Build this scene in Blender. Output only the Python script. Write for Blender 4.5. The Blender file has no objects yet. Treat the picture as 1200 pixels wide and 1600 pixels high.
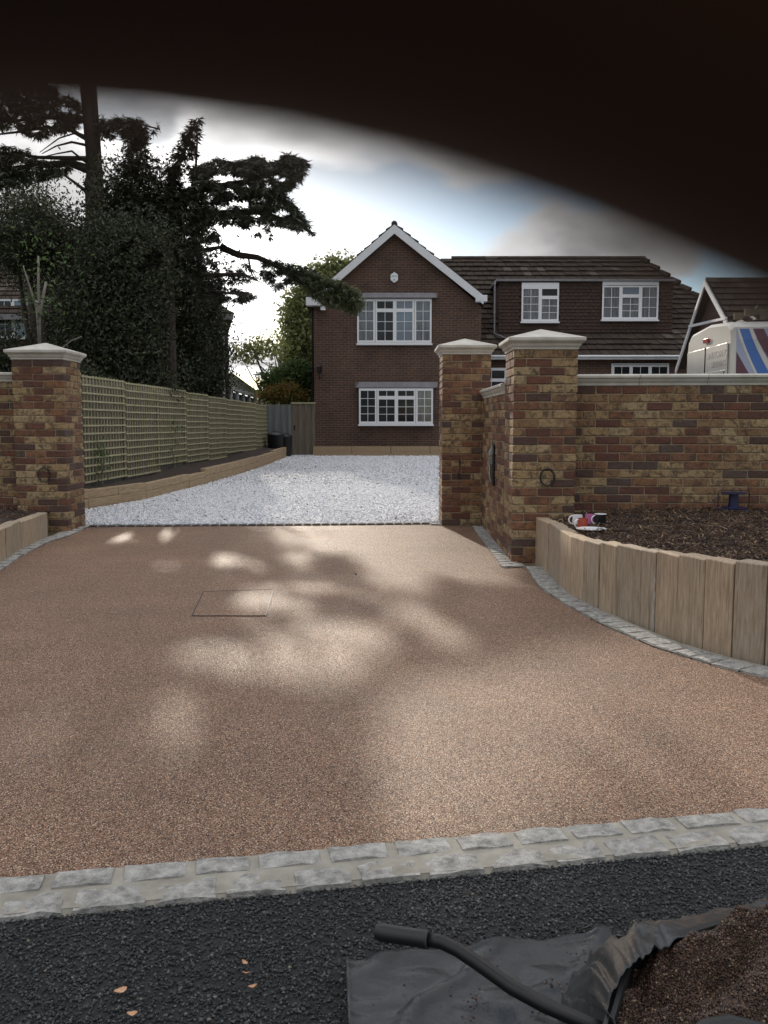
import bpy, bmesh, math, random
import numpy as np
from mathutils import Vector, Matrix, noise
random.seed(7); RNG = np.random.default_rng(7)
R = math.radians
sc = bpy.context.scene
COL = sc.collection

# ------------------------------------------------------------ camera, sky, sun, exposure
CAM_H = 1.28; PITCH = R(5.78); FPX = 1383.0
cd = bpy.data.cameras.new('camera'); cam = bpy.data.objects.new('camera', cd); COL.objects.link(cam)
cam.location = (0, 0, CAM_H); cam.rotation_euler = (math.pi/2 - PITCH, 0, 0)
cd.sensor_fit = 'VERTICAL'; cd.sensor_height = 4.8; cd.sensor_width = 3.6; cd.lens = 4.8*FPX/1600
cd.clip_start = 0.0008; cd.clip_end = 900
cd.dof.use_dof = True; cd.dof.focus_distance = 7.5; cd.dof.aperture_fstop = 2.2
sc.camera = cam

SUN_AZ = R(-12.0); SUN_EL = R(17.0)
sd = Vector((math.sin(SUN_AZ)*math.cos(SUN_EL), math.cos(SUN_AZ)*math.cos(SUN_EL), math.sin(SUN_EL)))
W = bpy.data.worlds.new('World'); sc.world = W; W.use_nodes = True
nt = W.node_tree; N = nt.nodes; L = nt.links
for n in list(N): N.remove(n)
def nd(t, **k):
    n = N.new(t)
    for a, b in k.items(): setattr(n, a, b)
    return n
def mth(op, a, b=None, clamp=False):
    n = nd('ShaderNodeMath', operation=op); n.use_clamp = clamp
    for i, v in enumerate((a, b)):
        if v is None: continue
        if isinstance(v, (int, float)): n.inputs[i].default_value = v
        else: L.new(v, n.inputs[i])
    return n.outputs[0]
sky = nd('ShaderNodeTexSky', sky_type='NISHITA'); sky.sun_disc = False
sky.sun_elevation = SUN_EL; sky.sun_rotation = SUN_AZ; sky.air_density = 1.0; sky.dust_density = 0.3; sky.ozone_density = 2.0
tc = nd('ShaderNodeTexCoord'); sep = nd('ShaderNodeSeparateXYZ'); L.new(tc.outputs['Generated'], sep.inputs[0])
zz = mth('ADD', mth('MAXIMUM', sep.outputs[2], 0.0), 0.22)
cx = mth('DIVIDE', sep.outputs[0], zz); cy = mth('DIVIDE', sep.outputs[1], zz)
cmb = nd('ShaderNodeCombineXYZ'); L.new(cx, cmb.inputs[0]); L.new(cy, cmb.inputs[1])
n1 = nd('ShaderNodeTexNoise'); n1.inputs['Scale'].default_value = 1.8; n1.inputs['Detail'].default_value = 7; n1.inputs['Roughness'].default_value = 0.47; n1.inputs['Distortion'].default_value = 0.25
mp = nd('ShaderNodeMapping'); mp.inputs['Location'].default_value = (-7.864, -16.373, 5.5736); L.new(cmb.outputs[0], mp.inputs[0]); L.new(mp.outputs[0], n1.inputs['Vector'])
mask = nd('ShaderNodeMapRange', interpolation_type='SMOOTHSTEP'); mask.inputs['From Min'].default_value = 0.395; mask.inputs['From Max'].default_value = 0.49; L.new(n1.outputs[0], mask.inputs['Value'])
dens = nd('ShaderNodeMapRange', interpolation_type='SMOOTHSTEP'); dens.inputs['From Min'].default_value = 0.44; dens.inputs['From Max'].default_value = 0.66; L.new(n1.outputs[0], dens.inputs['Value'])
dot = nd('ShaderNodeVectorMath', operation='DOT_PRODUCT'); L.new(tc.outputs['Generated'], dot.inputs[0]); dot.inputs[1].default_value = sd
dp = mth('MAXIMUM', dot.outputs['Value'], 0.0)
g1 = mth('MULTIPLY', mth('POWER', dp, 90), 9.0); g2 = mth('MULTIPLY', mth('POWER', dp, 11), 2.0)
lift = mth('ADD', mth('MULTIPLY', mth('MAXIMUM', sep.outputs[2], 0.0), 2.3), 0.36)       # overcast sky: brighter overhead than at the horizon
low = nd('ShaderNodeVectorMath', operation='DOT_PRODUCT'); L.new(tc.outputs['Generated'], low.inputs[0]); low.inputs[1].default_value = (math.sin(R(-10))*math.cos(R(7)), math.cos(R(-10))*math.cos(R(7)), math.sin(R(7)))
g2 = mth('ADD', g2, mth('MULTIPLY', mth('POWER', mth('MAXIMUM', low.outputs['Value'], 0.0), 70), 8.0))    # bright haze low under the sun
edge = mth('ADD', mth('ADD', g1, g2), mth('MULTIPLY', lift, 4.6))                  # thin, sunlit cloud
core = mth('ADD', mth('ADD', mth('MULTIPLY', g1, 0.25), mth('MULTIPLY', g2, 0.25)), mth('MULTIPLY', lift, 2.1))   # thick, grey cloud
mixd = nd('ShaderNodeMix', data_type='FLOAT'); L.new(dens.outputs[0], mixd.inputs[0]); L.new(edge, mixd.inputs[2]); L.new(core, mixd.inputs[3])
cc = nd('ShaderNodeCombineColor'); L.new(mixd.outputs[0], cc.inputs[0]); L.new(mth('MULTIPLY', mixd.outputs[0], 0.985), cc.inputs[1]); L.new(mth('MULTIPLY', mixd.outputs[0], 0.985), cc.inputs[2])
sks = nd('ShaderNodeVectorMath', operation='SCALE'); L.new(sky.outputs[0], sks.inputs[0]); sks.inputs[3].default_value = 0.74      # clear sky at an effective strength of 0.055
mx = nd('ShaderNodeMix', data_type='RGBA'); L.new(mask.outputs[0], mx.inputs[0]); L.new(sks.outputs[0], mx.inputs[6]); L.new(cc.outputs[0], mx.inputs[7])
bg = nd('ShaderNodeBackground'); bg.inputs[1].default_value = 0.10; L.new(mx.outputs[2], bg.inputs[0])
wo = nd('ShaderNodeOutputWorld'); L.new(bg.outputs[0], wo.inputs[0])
sl = bpy.data.lights.new('sun', 'SUN'); sl.energy = 2.1; sl.angle = R(0.7); sl.color = (1.0, 0.89, 0.74)
so = bpy.data.objects.new('sun', sl); COL.objects.link(so); so.rotation_euler = sd.to_track_quat('Z', 'Y').to_euler(); so.location = sd*60
sc.view_settings.view_transform = 'Standard'; sc.view_settings.look = 'None'; sc.view_settings.exposure = 0.84; sc.view_settings.gamma = 1; sc.view_settings.use_curve_mapping = False

# ------------------------------------------------------------ geometry helpers
def ray(px, py):
    x = (px-600)/FPX; v = (800-py)/FPX; c, s = math.cos(PITCH), math.sin(PITCH)
    return Vector((x, c + v*s, -s + v*c))
def g(y):                                # height of the drive: flat, then rising towards the house
    return 0.0 if y < 7.5 else (0.02*(y-7.5) if y < 10.5 else 0.06 + 0.0106*(min(y, 31)-10.5))
def P(px, py, Y):                         # world point seen at a pixel of the photograph at distance Y
    d = ray(px, py); return Vector((0, 0, CAM_H)) + d*(Y/d.y)
def G(px, py, dz=0.0):                     # ground point under a pixel
    d = ray(px, py); Y = 5.0
    for _ in range(40): Y = (g(Y)+dz-CAM_H)/d.z*d.y
    p = Vector((0, 0, CAM_H)) + d*(Y/d.y); return p
ORG = {}
def setp(o, label=None, cat=None, group=None, kind=None):
    for k, v in (('label', label), ('category', cat), ('group', group), ('kind', kind)):
        if v: o[k] = v
    return o
def thing(name, loc, label, cat, group=None, kind=None, rz=0.0, local=False):
    o = bpy.data.objects.new(name, None); COL.objects.link(o); o.location = loc; o.rotation_euler = (0, 0, rz)
    o.empty_display_size = 0.2; ORG[o.name] = Vector((0, 0, 0)) if local else Vector(loc)
    return setp(o, label, cat, group, kind)
def link(name, me, parent=None, mats=None):
    o = bpy.data.objects.new(name, me); COL.objects.link(o)
    if mats is not None:
        for m in (mats if isinstance(mats, (list, tuple)) else [mats]): me.materials.append(m)
    if parent is not None:
        o.parent = parent; ORG[o.name] = ORG.get(parent.name, Vector((0, 0, 0)))
    return o
def fast(name, V, F, parent=None, mats=None, smooth=False, fm=None):
    V = np.asarray(V, dtype=np.float64).reshape(-1, 3)
    if parent is not None: V = V - np.array(ORG.get(parent.name, Vector((0, 0, 0))))
    me = bpy.data.meshes.new(name)
    if isinstance(F, np.ndarray):
        k = F.shape[1]; me.vertices.add(len(V)); me.vertices.foreach_set('co', V.astype(np.float32).ravel())
        me.loops.add(F.size); me.loops.foreach_set('vertex_index', F.astype(np.int32).ravel())
        me.polygons.add(len(F)); me.polygons.foreach_set('loop_start', (np.arange(len(F))*k).astype(np.int32))
        me.update(calc_edges=True)
    else:
        me.from_pydata(V.tolist(), [], F); me.update()
    if fm is not None: me.polygons.foreach_set('material_index', np.asarray(fm, dtype=np.int32))
    if smooth: me.polygons.foreach_set('use_smooth', np.ones(len(me.polygons), dtype=bool))
    return link(name, me, parent, mats)
class MB:
    def __init__(s): s.v = []; s.f = []; s.m = []
    def add(s, v, f, m=0):
        b = len(s.v); s.v += [tuple(p) for p in v]; s.f += [tuple(b+i for i in q) for q in f]; s.m += [m]*len(f); return s
    def hexa(s, p, m=0):                  # 8 corners: bottom ring 0-3, top ring 4-7
        return s.add(p, [(3,2,1,0),(4,5,6,7),(0,1,5,4),(1,2,6,5),(2,3,7,6),(3,0,4,7)], m)
    def box(s, x0, x1, y0, y1, z0, z1, m=0):
        return s.hexa([(x0,y0,z0),(x1,y0,z0),(x1,y1,z0),(x0,y1,z0),(x0,y0,z1),(x1,y0,z1),(x1,y1,z1),(x0,y1,z1)], m)
    def bar(s, a, b, w, h, m=0):          # beam from a to b, width w (horizontal), height h
        a = Vector(a); b = Vector(b); d = (b-a).normalized()
        up = Vector((0,0,1)) if abs(d.z) < 0.95 else Vector((0,1,0))
        r = d.cross(up).normalized()*w/2; u = r.cross(d).normalized()*h/2
        return s.hexa([a-r-u, b-r-u, b+r-u, a+r-u, a-r+u, b-r+u, b+r+u, a+r+u], m)
    def prism(s, poly, y0, y1, m=0):      # polygon in XZ extruded along Y (poly counter-clockwise seen from -Y)
        n = len(poly); v = [(x, y0, z) for x, z in poly] + [(x, y1, z) for x, z in poly]
        f = [tuple(range(n)), tuple(range(2*n-1, n-1, -1))] + [(i, n+i, n+(i+1) % n, (i+1) % n) for i in range(n)]
        return s.add(v, f, m)
    def tube(s, pts, rad, n=8, m=0, cap=True):
        pts = [Vector(p) for p in pts]; rad = rad if isinstance(rad, (list, tuple)) else [rad]*len(pts)
        v = []; up0 = None
        for i, p in enumerate(pts):
            d = (pts[min(i+1, len(pts)-1)] - pts[max(i-1, 0)]).normalized()
            if up0 is None: up0 = Vector((0,0,1)) if abs(d.z) < 0.9 else Vector((1,0,0))
            r = d.cross(up0).normalized(); u = r.cross(d).normalized(); up0 = u
            for k in range(n):
                a = 2*math.pi*k/n; v.append(p + r*math.cos(a)*rad[i] + u*math.sin(a)*rad[i])
        f = [(i*n+k, i*n+(k+1) % n, (i+1)*n+(k+1) % n, (i+1)*n+k) for i in range(len(pts)-1) for k in range(n)]
        if cap: f += [tuple(range(n-1, -1, -1)), tuple((len(pts)-1)*n+k for k in range(n))]
        return s.add(v, f, m)
    def lathe(s, c, prof, n=20, m=0):     # profile (r, z) round the vertical through c
        c = Vector(c); v = [c + Vector((r*math.cos(2*math.pi*k/n), r*math.sin(2*math.pi*k/n), z)) for r, z in prof for k in range(n)]
        f = [(i*n+k, i*n+(k+1) % n, (i+1)*n+(k+1) % n, (i+1)*n+k) for i in range(len(prof)-1) for k in range(n)]
        f += [tuple(range(n-1, -1, -1)), tuple((len(prof)-1)*n+k for k in range(n))]
        return s.add(v, f, m)
    def build(s, name, parent=None, mats=None, smooth=False, bevel=0.0, autosmooth=None):
        o = fast(name, s.v, s.f, parent, mats, smooth, s.m)
        bm = bmesh.new(); bm.from_mesh(o.data); bmesh.ops.recalc_face_normals(bm, faces=bm.faces); 
        if bevel: bmesh.ops.bevel(bm, geom=bm.edges[:], offset=bevel, segments=1, affect='EDGES')
        bm.to_mesh(o.data); bm.free()
        if autosmooth:
            o.data.polygons.foreach_set('use_smooth', np.ones(len(o.data.polygons), dtype=bool)); o.data.set_sharp_from_angle(angle=R(autosmooth))
        return o
def rotmats(n, tilt=None, rng=RNG):
    q = rng.normal(size=(n, 4)); q /= np.linalg.norm(q, axis=1)[:, None]; w, x, y, z = q.T
    return np.stack([1-2*(y*y+z*z), 2*(x*y-z*w), 2*(x*z+y*w), 2*(x*y+z*w), 1-2*(x*x+z*z), 2*(y*z-x*w), 2*(x*z-y*w), 2*(y*z+x*w), 1-2*(x*x+y*y)], -1).reshape(n, 3, 3)
def flatmats(n, t=0.35, rng=RNG):          # mostly lying flat, random heading
    a = rng.uniform(0, 2*np.pi, n); c, s = np.cos(a), np.sin(a); O = np.zeros(n); I = np.ones(n)
    Z = np.stack([c, -s, O, s, c, O, O, O, I], -1).reshape(n, 3, 3)
    b = rng.normal(0, t, n); c, s = np.cos(b), np.sin(b); X = np.stack([I, O, O, O, c, -s, O, s, c], -1).reshape(n, 3, 3)
    b = rng.normal(0, t, n); c, s = np.cos(b), np.sin(b); Y = np.stack([c, O, s, O, I, O, -s, O, c], -1).reshape(n, 3, 3)
    return Z @ X @ Y
def scatter(name, bases, pts, mats3, scl, parent=None, mat=None, smooth=False):
    pts = np.asarray(pts); n = len(pts); VV = []; FF = []; off = 0
    idx = RNG.integers(0, len(bases), n)
    for k, (bv, bf) in enumerate(bases):
        sel = np.where(idx == k)[0]
        if not len(sel): continue
        bv = np.asarray(bv, float); bf = np.asarray(bf)
        v = np.einsum('nij,nvj->nvi', mats3[sel], bv[None]*scl[sel][:, None, :]) + pts[sel][:, None, :]
        f = bf[None] + (np.arange(len(sel))*len(bv))[:, None, None] + off
        VV.append(v.reshape(-1, 3)); FF.append(f.reshape(-1, bf.shape[1])); off += len(sel)*len(bv)
    return fast(name, np.concatenate(VV), np.concatenate(FF), parent, mat, smooth)
def ico(sub, jit, rng):
    bm = bmesh.new(); bmesh.ops.create_icosphere(bm, subdivisions=sub, radius=1)
    v = np.array([p.co[:] for p in bm.verts]); f = np.array([[q.index for q in p.verts] for p in bm.faces]); bm.free()
    v = v*(1+rng.uniform(-jit, jit, (len(v), 1))); return v, f
STONES = [ico(1, 0.28, RNG) for _ in range(6)]
STONES8 = []
for _ in range(6):
    v = np.array([(1,0,0),(0,1,0),(-1,0,0),(0,-1,0),(0,0,1),(0,0,-1)], float); v *= 1+RNG.uniform(-.3, .3, (6, 1)); v += RNG.uniform(-.2, .2, (6, 3))
    STONES8.append((v, np.array([(0,1,4),(1,2,4),(2,3,4),(3,0,4),(1,0,5),(2,1,5),(3,2,5),(0,3,5)])))
LEAF = [(np.array([(-1,0,0),(0,-.5,.12),(1,0,-.1),(0,.5,.12)]), np.array([(0,1,2),(0,2,3)]))]
def inpoly(x, y, poly):
    c = np.zeros(len(x), bool); n = len(poly); j = n-1
    for i in range(n):
        xi, yi = poly[i][0], poly[i][1]; xj, yj = poly[j][0], poly[j][1]
        c ^= ((yi > y) != (yj > y)) & (x < (xj-xi)*(y-yi)/((yj-yi) or 1e-9) + xi); j = i
    return c
def gv(y): return np.where(y < 7.5, 0, np.where(y < 10.5, 0.02*(y-7.5), 0.06+0.0106*(np.minimum(y, 31)-10.5)))

# ------------------------------------------------------------ materials
def newmat(name):
    m = bpy.data.materials.new(name); m.use_nodes = True; t = m.node_tree
    b = t.nodes['Principled BSDF']; return m, t, b
def tn(t, typ, **k):
    n = t.nodes.new(typ)
    for a, v in k.items(): setattr(n, a, v)
    return n
def coords(t, kind='Object', scale=(1,1,1), rnd=False):
    c = tn(t, 'ShaderNodeTexCoord'); m = tn(t, 'ShaderNodeMapping'); t.links.new(c.outputs[kind], m.inputs[0]); m.inputs['Scale'].default_value = scale
    if rnd:
        oi = tn(t, 'ShaderNodeObjectInfo'); mu = tn(t, 'ShaderNodeMath', operation='MULTIPLY'); mu.inputs[1].default_value = 57.0
        t.links.new(oi.outputs['Random'], mu.inputs[0]); t.links.new(mu.outputs[0], m.inputs['Location'])
    return m.outputs[0]
def ramp(t, fac, stops, const=False):
    r = tn(t, 'ShaderNodeValToRGB'); cr = r.color_ramp
    if const: cr.interpolation = 'CONSTANT'
    while len(cr.elements) < len(stops): cr.elements.new(0.5)
    for e, (p, c) in zip(cr.elements, stops): e.position = p; e.color = (*c, 1)
    t.links.new(fac, r.inputs[0]); return r.outputs[0]
def noi(t, vec, scale, detail=4, rough=0.6, dist=0.0):
    n = tn(t, 'ShaderNodeTexNoise'); n.inputs['Scale'].default_value = scale; n.inputs['Detail'].default_value = detail; n.inputs['Roughness'].default_value = rough; n.inputs['Distortion'].default_value = dist
    t.links.new(vec, n.inputs['Vector']); return n.outputs[0]
def mixc(t, fac, a, b, mode='MIX'):
    m = tn(t, 'ShaderNodeMix', data_type='RGBA', blend_type=mode)
    for i, v in ((0, fac), (6, a), (7, b)):
        if isinstance(v, (int, float)): m.inputs[i].default_value = v
        elif isinstance(v, tuple): m.inputs[i].default_value = (*v, 1)
        else: t.links.new(v, m.inputs[i])
    return m.outputs[2]
def bump(t, b, h, s, d):
    n = tn(t, 'ShaderNodeBump'); n.inputs['Strength'].default_value = s; n.inputs['Distance'].default_value = d; t.links.new(h, n.inputs['Height']); t.links.new(n.outputs[0], b.inputs['Normal'])
def simple(name, c, rough=0.6, c2=None, scale=8, bs=0.0, bd=0.01, bscale=None, metal=0.0, rnd=False, sc3=(1,1,1), spec=0.5, kind='Object', island=None):
    m, t, b = newmat(name); b.inputs['Roughness'].default_value = rough; b.inputs['Metallic'].default_value = metal; b.inputs['Specular IOR Level'].default_value = spec
    b.inputs['Base Color'].default_value = (*c, 1)
    if c2 or bs: v = coords(t, kind, sc3, rnd)
    out = None
    if c2:
        n = noi(t, v, scale); out = ramp(t, n, [(0.32, c), (0.68, c2)])
    if island:
        gi = tn(t, 'ShaderNodeNewGeometry'); ic = ramp(t, gi.outputs['Random Per Island'], island, True)
        out = ic if out is None else mixc(t, 0.5, out, ic)
    if out is not None: t.links.new(out, b.inputs['Base Color'])
    if bs: bump(t, b, noi(t, v, bscale or scale*3, 6), bs, bd)
    return m
M = {}
# hand-made bricks, one colour per brick
m, t, b = newmat('facing_brick'); v = coords(t, 'Object', rnd=True); oi = tn(t, 'ShaderNodeObjectInfo')
pal = [(0,(.34,.235,.12)),(.12,(.165,.07,.042)),(.24,(.28,.175,.09)),(.34,(.095,.052,.042)),(.44,(.21,.098,.054)),(.55,(.36,.255,.135)),(.64,(.135,.056,.04)),(.73,(.24,.14,.072)),(.83,(.105,.072,.06)),(.88,(.24,.118,.06)),(.94,(.37,.275,.155))]
base = ramp(t, oi.outputs['Random'], pal, True)
n = noi(t, v, 16, 5, 0.65, 0.8); base = mixc(t, ramp(t, n, [(0.48,(0,0,0)),(0.60,(.8,.8,.8))]), base, (.085,.05,.036))
n2 = noi(t, v, 60, 5); base = mixc(t, 0.7, base, ramp(t, n2, [(.3,(.5,.5,.5)),(.7,(1.4,1.38,1.35))]), 'MULTIPLY')
t.links.new(base, b.inputs['Base Color']); b.inputs['Roughness'].default_value = .88; bump(t, b, noi(t, v, 28, 8, 0.7, 1.2), 0.8, 0.012); M['brick'] = m
M['mortar'] = simple('sandy_mortar', (.36,.28,.185), .95, (.28,.215,.14), 30, .4, .004)
M['stone'] = simple('cast_stone', (.42,.40,.35), .85, (.60,.575,.52), 5, .25, .003, 60)
M['oak'] = None
m, t, b = newmat('oak_sleeper'); v = coords(t, 'Object', (30, 30, 3.2), True); oi = tn(t, 'ShaderNodeObjectInfo')
n = noi(t, v, 2.2, 8, .6, .6); base = ramp(t, n, [(.3,(.26,.20,.14)),(.5,(.39,.31,.225)),(.72,(.50,.415,.315))])
base = mixc(t, .8, base, ramp(t, oi.outputs['Random'], [(0,(.80,.81,.84)),(.5,(1,.96,.90)),(1,(1.08,1.0,.93))]), 'MULTIPLY')
v2 = coords(t, 'Object', (22, 22, .8), True); n2 = noi(t, v2, 1.6, 3, .5, 1.0); base = mixc(t, ramp(t, n2, [(.60,(0,0,0)),(.70,(.7,.7,.7))]), base, (.12,.09,.07))
base = mixc(t, ramp(t, noi(t, coords(t, 'Object', (40, 40, .5), True), 1.2, 2, .5, 2.0), [(.66,(0,0,0)),(.68,(.9,.9,.9)),(.70,(0,0,0))]), base, (.03,.02,.015))
t.links.new(base, b.inputs['Base Color']); b.inputs['Roughness'].default_value = .85; bump(t, b, n, .5, .006); M['oak'] = m
m, t, b = newmat('oak_sleeper_long'); v = coords(t, 'Object', (24, 2.4, 24), True)
n = noi(t, v, 2.2, 8, .6, .6); base = ramp(t, n, [(.3,(.24,.165,.10)),(.55,(.38,.28,.17)),(.75,(.44,.33,.22))]); t.links.new(base, b.inputs['Base Color']); b.inputs['Roughness'].default_value = .85; bump(t, b, n, .4, .005); M['oak_long'] = m
M['granite'] = simple('granite_sett', (.20,.195,.185), .85, (.50,.49,.46), 26, 1.0, .02, 45, rnd=True)
M['joint'] = simple('sett_mortar', (.36,.34,.29), .95, (.22,.205,.175), 9, .4, .004, 50)
M['white'] = simple('white_upvc', (.78,.79,.81), .35)
M['barge'] = simple('white_barge_paint', (.74,.75,.77), .5, (.66,.67,.69), 4)
m, t, b = newmat('window_glass'); b.inputs['Base Color'].default_value = (.018,.02,.022,1); b.inputs['Roughness'].default_value = .04; b.inputs['Specular IOR Level'].default_value = .4; bump(t, b, noi(t, coords(t, 'Object'), 2.2, 1), .12, .02); M['glass'] = m
m, t, b = newmat('net_curtain_behind_glass'); v = coords(t, 'Object', (1,1,.08)); n = noi(t, v, 30, 3); t.links.new(ramp(t, n, [(.3,(.05,.058,.062)),(.7,(.17,.18,.20))]), b.inputs['Base Color']); b.inputs['Roughness'].default_value = .06; b.inputs['Specular IOR Level'].default_value = .8; M['net'] = m
m, t, b = newmat('sky_tinted_glass'); b.inputs['Base Color'].default_value = (.13,.17,.22,1); b.inputs['Roughness'].default_value = .05; b.inputs['Specular IOR Level'].default_value = 1.0; M['skyglass'] = m  # pale blue sky reflection put into the pane colour
# house brick by texture (too far away to pick the bricks apart)
def wallbrick(name, c1, c2, mo, rot=False):
    m, t, b = newmat(name); tcn = tn(t, 'ShaderNodeTexCoord'); sp = tn(t, 'ShaderNodeSeparateXYZ'); t.links.new(tcn.outputs['Object'], sp.inputs[0])
    ad = tn(t, 'ShaderNodeMath', operation='ADD'); t.links.new(sp.outputs[0], ad.inputs[0]); t.links.new(sp.outputs[1], ad.inputs[1])
    cb = tn(t, 'ShaderNodeCombineXYZ'); t.links.new(ad.outputs[0], cb.inputs[0]); t.links.new(sp.outputs[2], cb.inputs[1])
    br = tn(t, 'ShaderNodeTexBrick'); t.links.new(cb.outputs[0], br.inputs['Vector']); br.inputs['Scale'].default_value = 1; br.inputs['Brick Width'].default_value = .225; br.inputs['Row Height'].default_value = .075
    br.inputs['Mortar Size'].default_value = .008; br.inputs['Color1'].default_value = (*c1,1); br.inputs['Color2'].default_value = (*c2,1); br.inputs['Mortar'].default_value = (*mo,1); br.inputs['Bias'].default_value = -.1
    n = noi(t, tcn.outputs['Object'], 1.3, 5); o = mixc(t, .8, br.outputs[0], ramp(t, n, [(.25,(.58,.58,.6)),(.75,(1.35,1.28,1.2))]), 'MULTIPLY')
    n3 = noi(t, tcn.outputs['Object'], 14, 3); o = mixc(t, .6, o, ramp(t, n3, [(.3,(.7,.7,.7)),(.7,(1.25,1.25,1.25))]), 'MULTIPLY')
    t.links.new(o, b.inputs['Base Color']); b.inputs['Roughness'].default_value = .9
    inv = tn(t, 'ShaderNodeMath', operation='SUBTRACT'); inv.inputs[0].default_value = 1; t.links.new(br.outputs['Fac'], inv.inputs[1]); bump(t, b, inv.outputs[0], .6, .01); return m
M['housebrick'] = wallbrick('house_brick', (.11,.056,.038), (.07,.042,.034), (.16,.125,.10))
M['oldbrick'] = wallbrick('old_brick', (.11,.06,.045), (.08,.048,.04), (.10,.085,.07))
M['tile'] = simple('roof_tile', (.042,.032,.026), .9, (.075,.058,.045), 3.5, .5, .01, 40, island=[(0,(.05,.036,.028)),(.25,(.036,.029,.026)),(.5,(.065,.05,.038)),(.72,(.042,.031,.026)),(.93,(.14,.125,.10))], spec=.25)
M['tilehung'] = simple('hung_tile', (.055,.036,.03), .9, (.075,.05,.04), 5, island=[(0,(.06,.038,.03)),(.3,(.048,.034,.03)),(.6,(.072,.045,.034)),(.85,(.054,.038,.034))], spec=.25)
M['lead'] = simple('lead_flashing', (.17,.165,.18), .6, (.24,.23,.245), 4)
M['black'] = simple('black_plastic', (.012,.012,.014), .45)
M['blackmetal'] = simple('black_metal', (.014,.014,.015), .4, metal=.3)
M['steel'] = simple('dull_steel', (.42,.43,.44), .35, metal=.9)
M['trellis'] = simple('trellis_batten', (.31,.285,.17), .8, (.42,.385,.25), 5, .3, .003, 40, rnd=True)
M['fenceboard'] = simple('weathered_board', (.12,.12,.12), .9, (.19,.175,.155), 3, island=[(0,(.12,.12,.125)),(.3,(.15,.14,.13)),(.6,(.10,.11,.12)),(.8,(.17,.15,.125))], sc3=(4,4,.5))
M['greyboard'] = simple('grey_board', (.13,.14,.14), .9, (.20,.205,.20), 3, sc3=(6,6,.5), rnd=True)
M['brownboard'] = simple('brown_board', (.12,.10,.075), .9, (.19,.155,.115), 3, sc3=(6,6,.5), rnd=True)
M['bark'] = simple('bark', (.045,.035,.028), .95, (.085,.068,.055), 6, .8, .03, 14, sc3=(1,1,.3))
M['palebark'] = simple('pale_bark', (.16,.14,.12), .9, (.26,.235,.205), 6, .5, .01, 20)
def foliage(name, cs, rough=.6, trans=.0):
    n = len(cs); m = simple(name, cs[0], rough, island=[(i/n, c) for i, c in enumerate(cs)]); return m
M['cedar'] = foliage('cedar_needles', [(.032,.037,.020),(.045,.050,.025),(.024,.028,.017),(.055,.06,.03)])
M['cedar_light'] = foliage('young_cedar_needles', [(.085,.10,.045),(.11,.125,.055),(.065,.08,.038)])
M['holly'] = foliage('evergreen_leaves', [(.026,.032,.015),(.040,.046,.019),(.020,.025,.013),(.060,.066,.027)], .6)
M['sungreen'] = foliage('leafy_green', [(.18,.21,.07),(.24,.26,.095),(.13,.165,.06),(.29,.30,.13)])
M['autumn'] = foliage('autumn_leaves', [(.30,.13,.04),(.16,.17,.04),(.33,.20,.05),(.12,.15,.04)])
M['bush'] = foliage('bush_leaves', [(.08,.14,.04),(.11,.17,.05),(.06,.10,.035)])
def thin_leaf(k, fac=.35):               # let light through thin leaves
    m = M[k]; t = m.node_tree; b = t.nodes['Principled BSDF']; out = t.nodes['Material Output']; tr = tn(t, 'ShaderNodeBsdfTranslucent'); mxs = tn(t, 'ShaderNodeMixShader'); mxs.inputs[0].default_value = fac
    s = b.inputs['Base Color'].links[0].from_socket if b.inputs['Base Color'].links else None
    if s: t.links.new(s, tr.inputs[0])
    t.links.new(b.outputs[0], mxs.inputs[1]); t.links.new(tr.outputs[0], mxs.inputs[2]); t.links.new(mxs.outputs[0], out.inputs[0])
for k in ('sungreen', 'autumn', 'bush', 'holly', 'cedar_light'): thin_leaf(k, .4 if k != 'holly' else .2)
# resin-bound aggregate
m, t, b = newmat('resin_bound_aggregate'); v = coords(t, 'Object')
vo = tn(t, 'ShaderNodeTexVoronoi'); vo.inputs['Scale'].default_value = 225; t.links.new(v, vo.inputs['Vector']); sp = tn(t, 'ShaderNodeSeparateColor'); t.links.new(vo.outputs['Color'], sp.inputs[0])
base = ramp(t, sp.outputs[0], [(0,(.32,.195,.13)),(.18,(.41,.285,.195)),(.36,(.24,.145,.10)),(.5,(.46,.345,.245)),(.64,(.34,.21,.14)),(.8,(.17,.108,.08)),(.92,(.68,.58,.46))], True)
base = mixc(t, ramp(t, vo.outputs['Distance'], [(.35,(0,0,0)),(.7,(.9,.9,.9))]), base, (.035,.02,.014))
v3 = tn(t, 'ShaderNodeTexVoronoi'); v3.inputs['Scale'].default_value = 75; t.links.new(v, v3.inputs['Vector']); s3 = tn(t, 'ShaderNodeSeparateColor'); t.links.new(v3.outputs['Color'], s3.inputs[0])
base = mixc(t, .75, base, ramp(t, s3.outputs[1], [(0,(.84,.83,.83)),(1,(1.16,1.15,1.14))]), 'MULTIPLY')
nb = noi(t, v, 1.4, 4); base = mixc(t, 1.0, base, ramp(t, nb, [(.3,(.90,.85,.83)),(.7,(1.18,1.08,1.01))]), 'MULTIPLY')
t.links.new(base, b.inputs['Base Color']); 
rr = tn(t, 'ShaderNodeMapRange'); t.links.new(sp.outputs[1], rr.inputs[0]); rr.inputs[3].default_value = .38; rr.inputs[4].default_value = .9; b.inputs['Specular IOR Level'].default_value = .32; t.links.new(rr.outputs[0], b.inputs['Roughness'])
vs = tn(t, 'ShaderNodeVectorMath', operation='SCALE'); 
bump(t, b, vo.outputs['Distance'], .9, -.0035); M['resin'] = m
M['tarbase'] = simple('tarmac', (.009,.0095,.010), .85, (.016,.017,.019), 120, .5, .003, 160)
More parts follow.
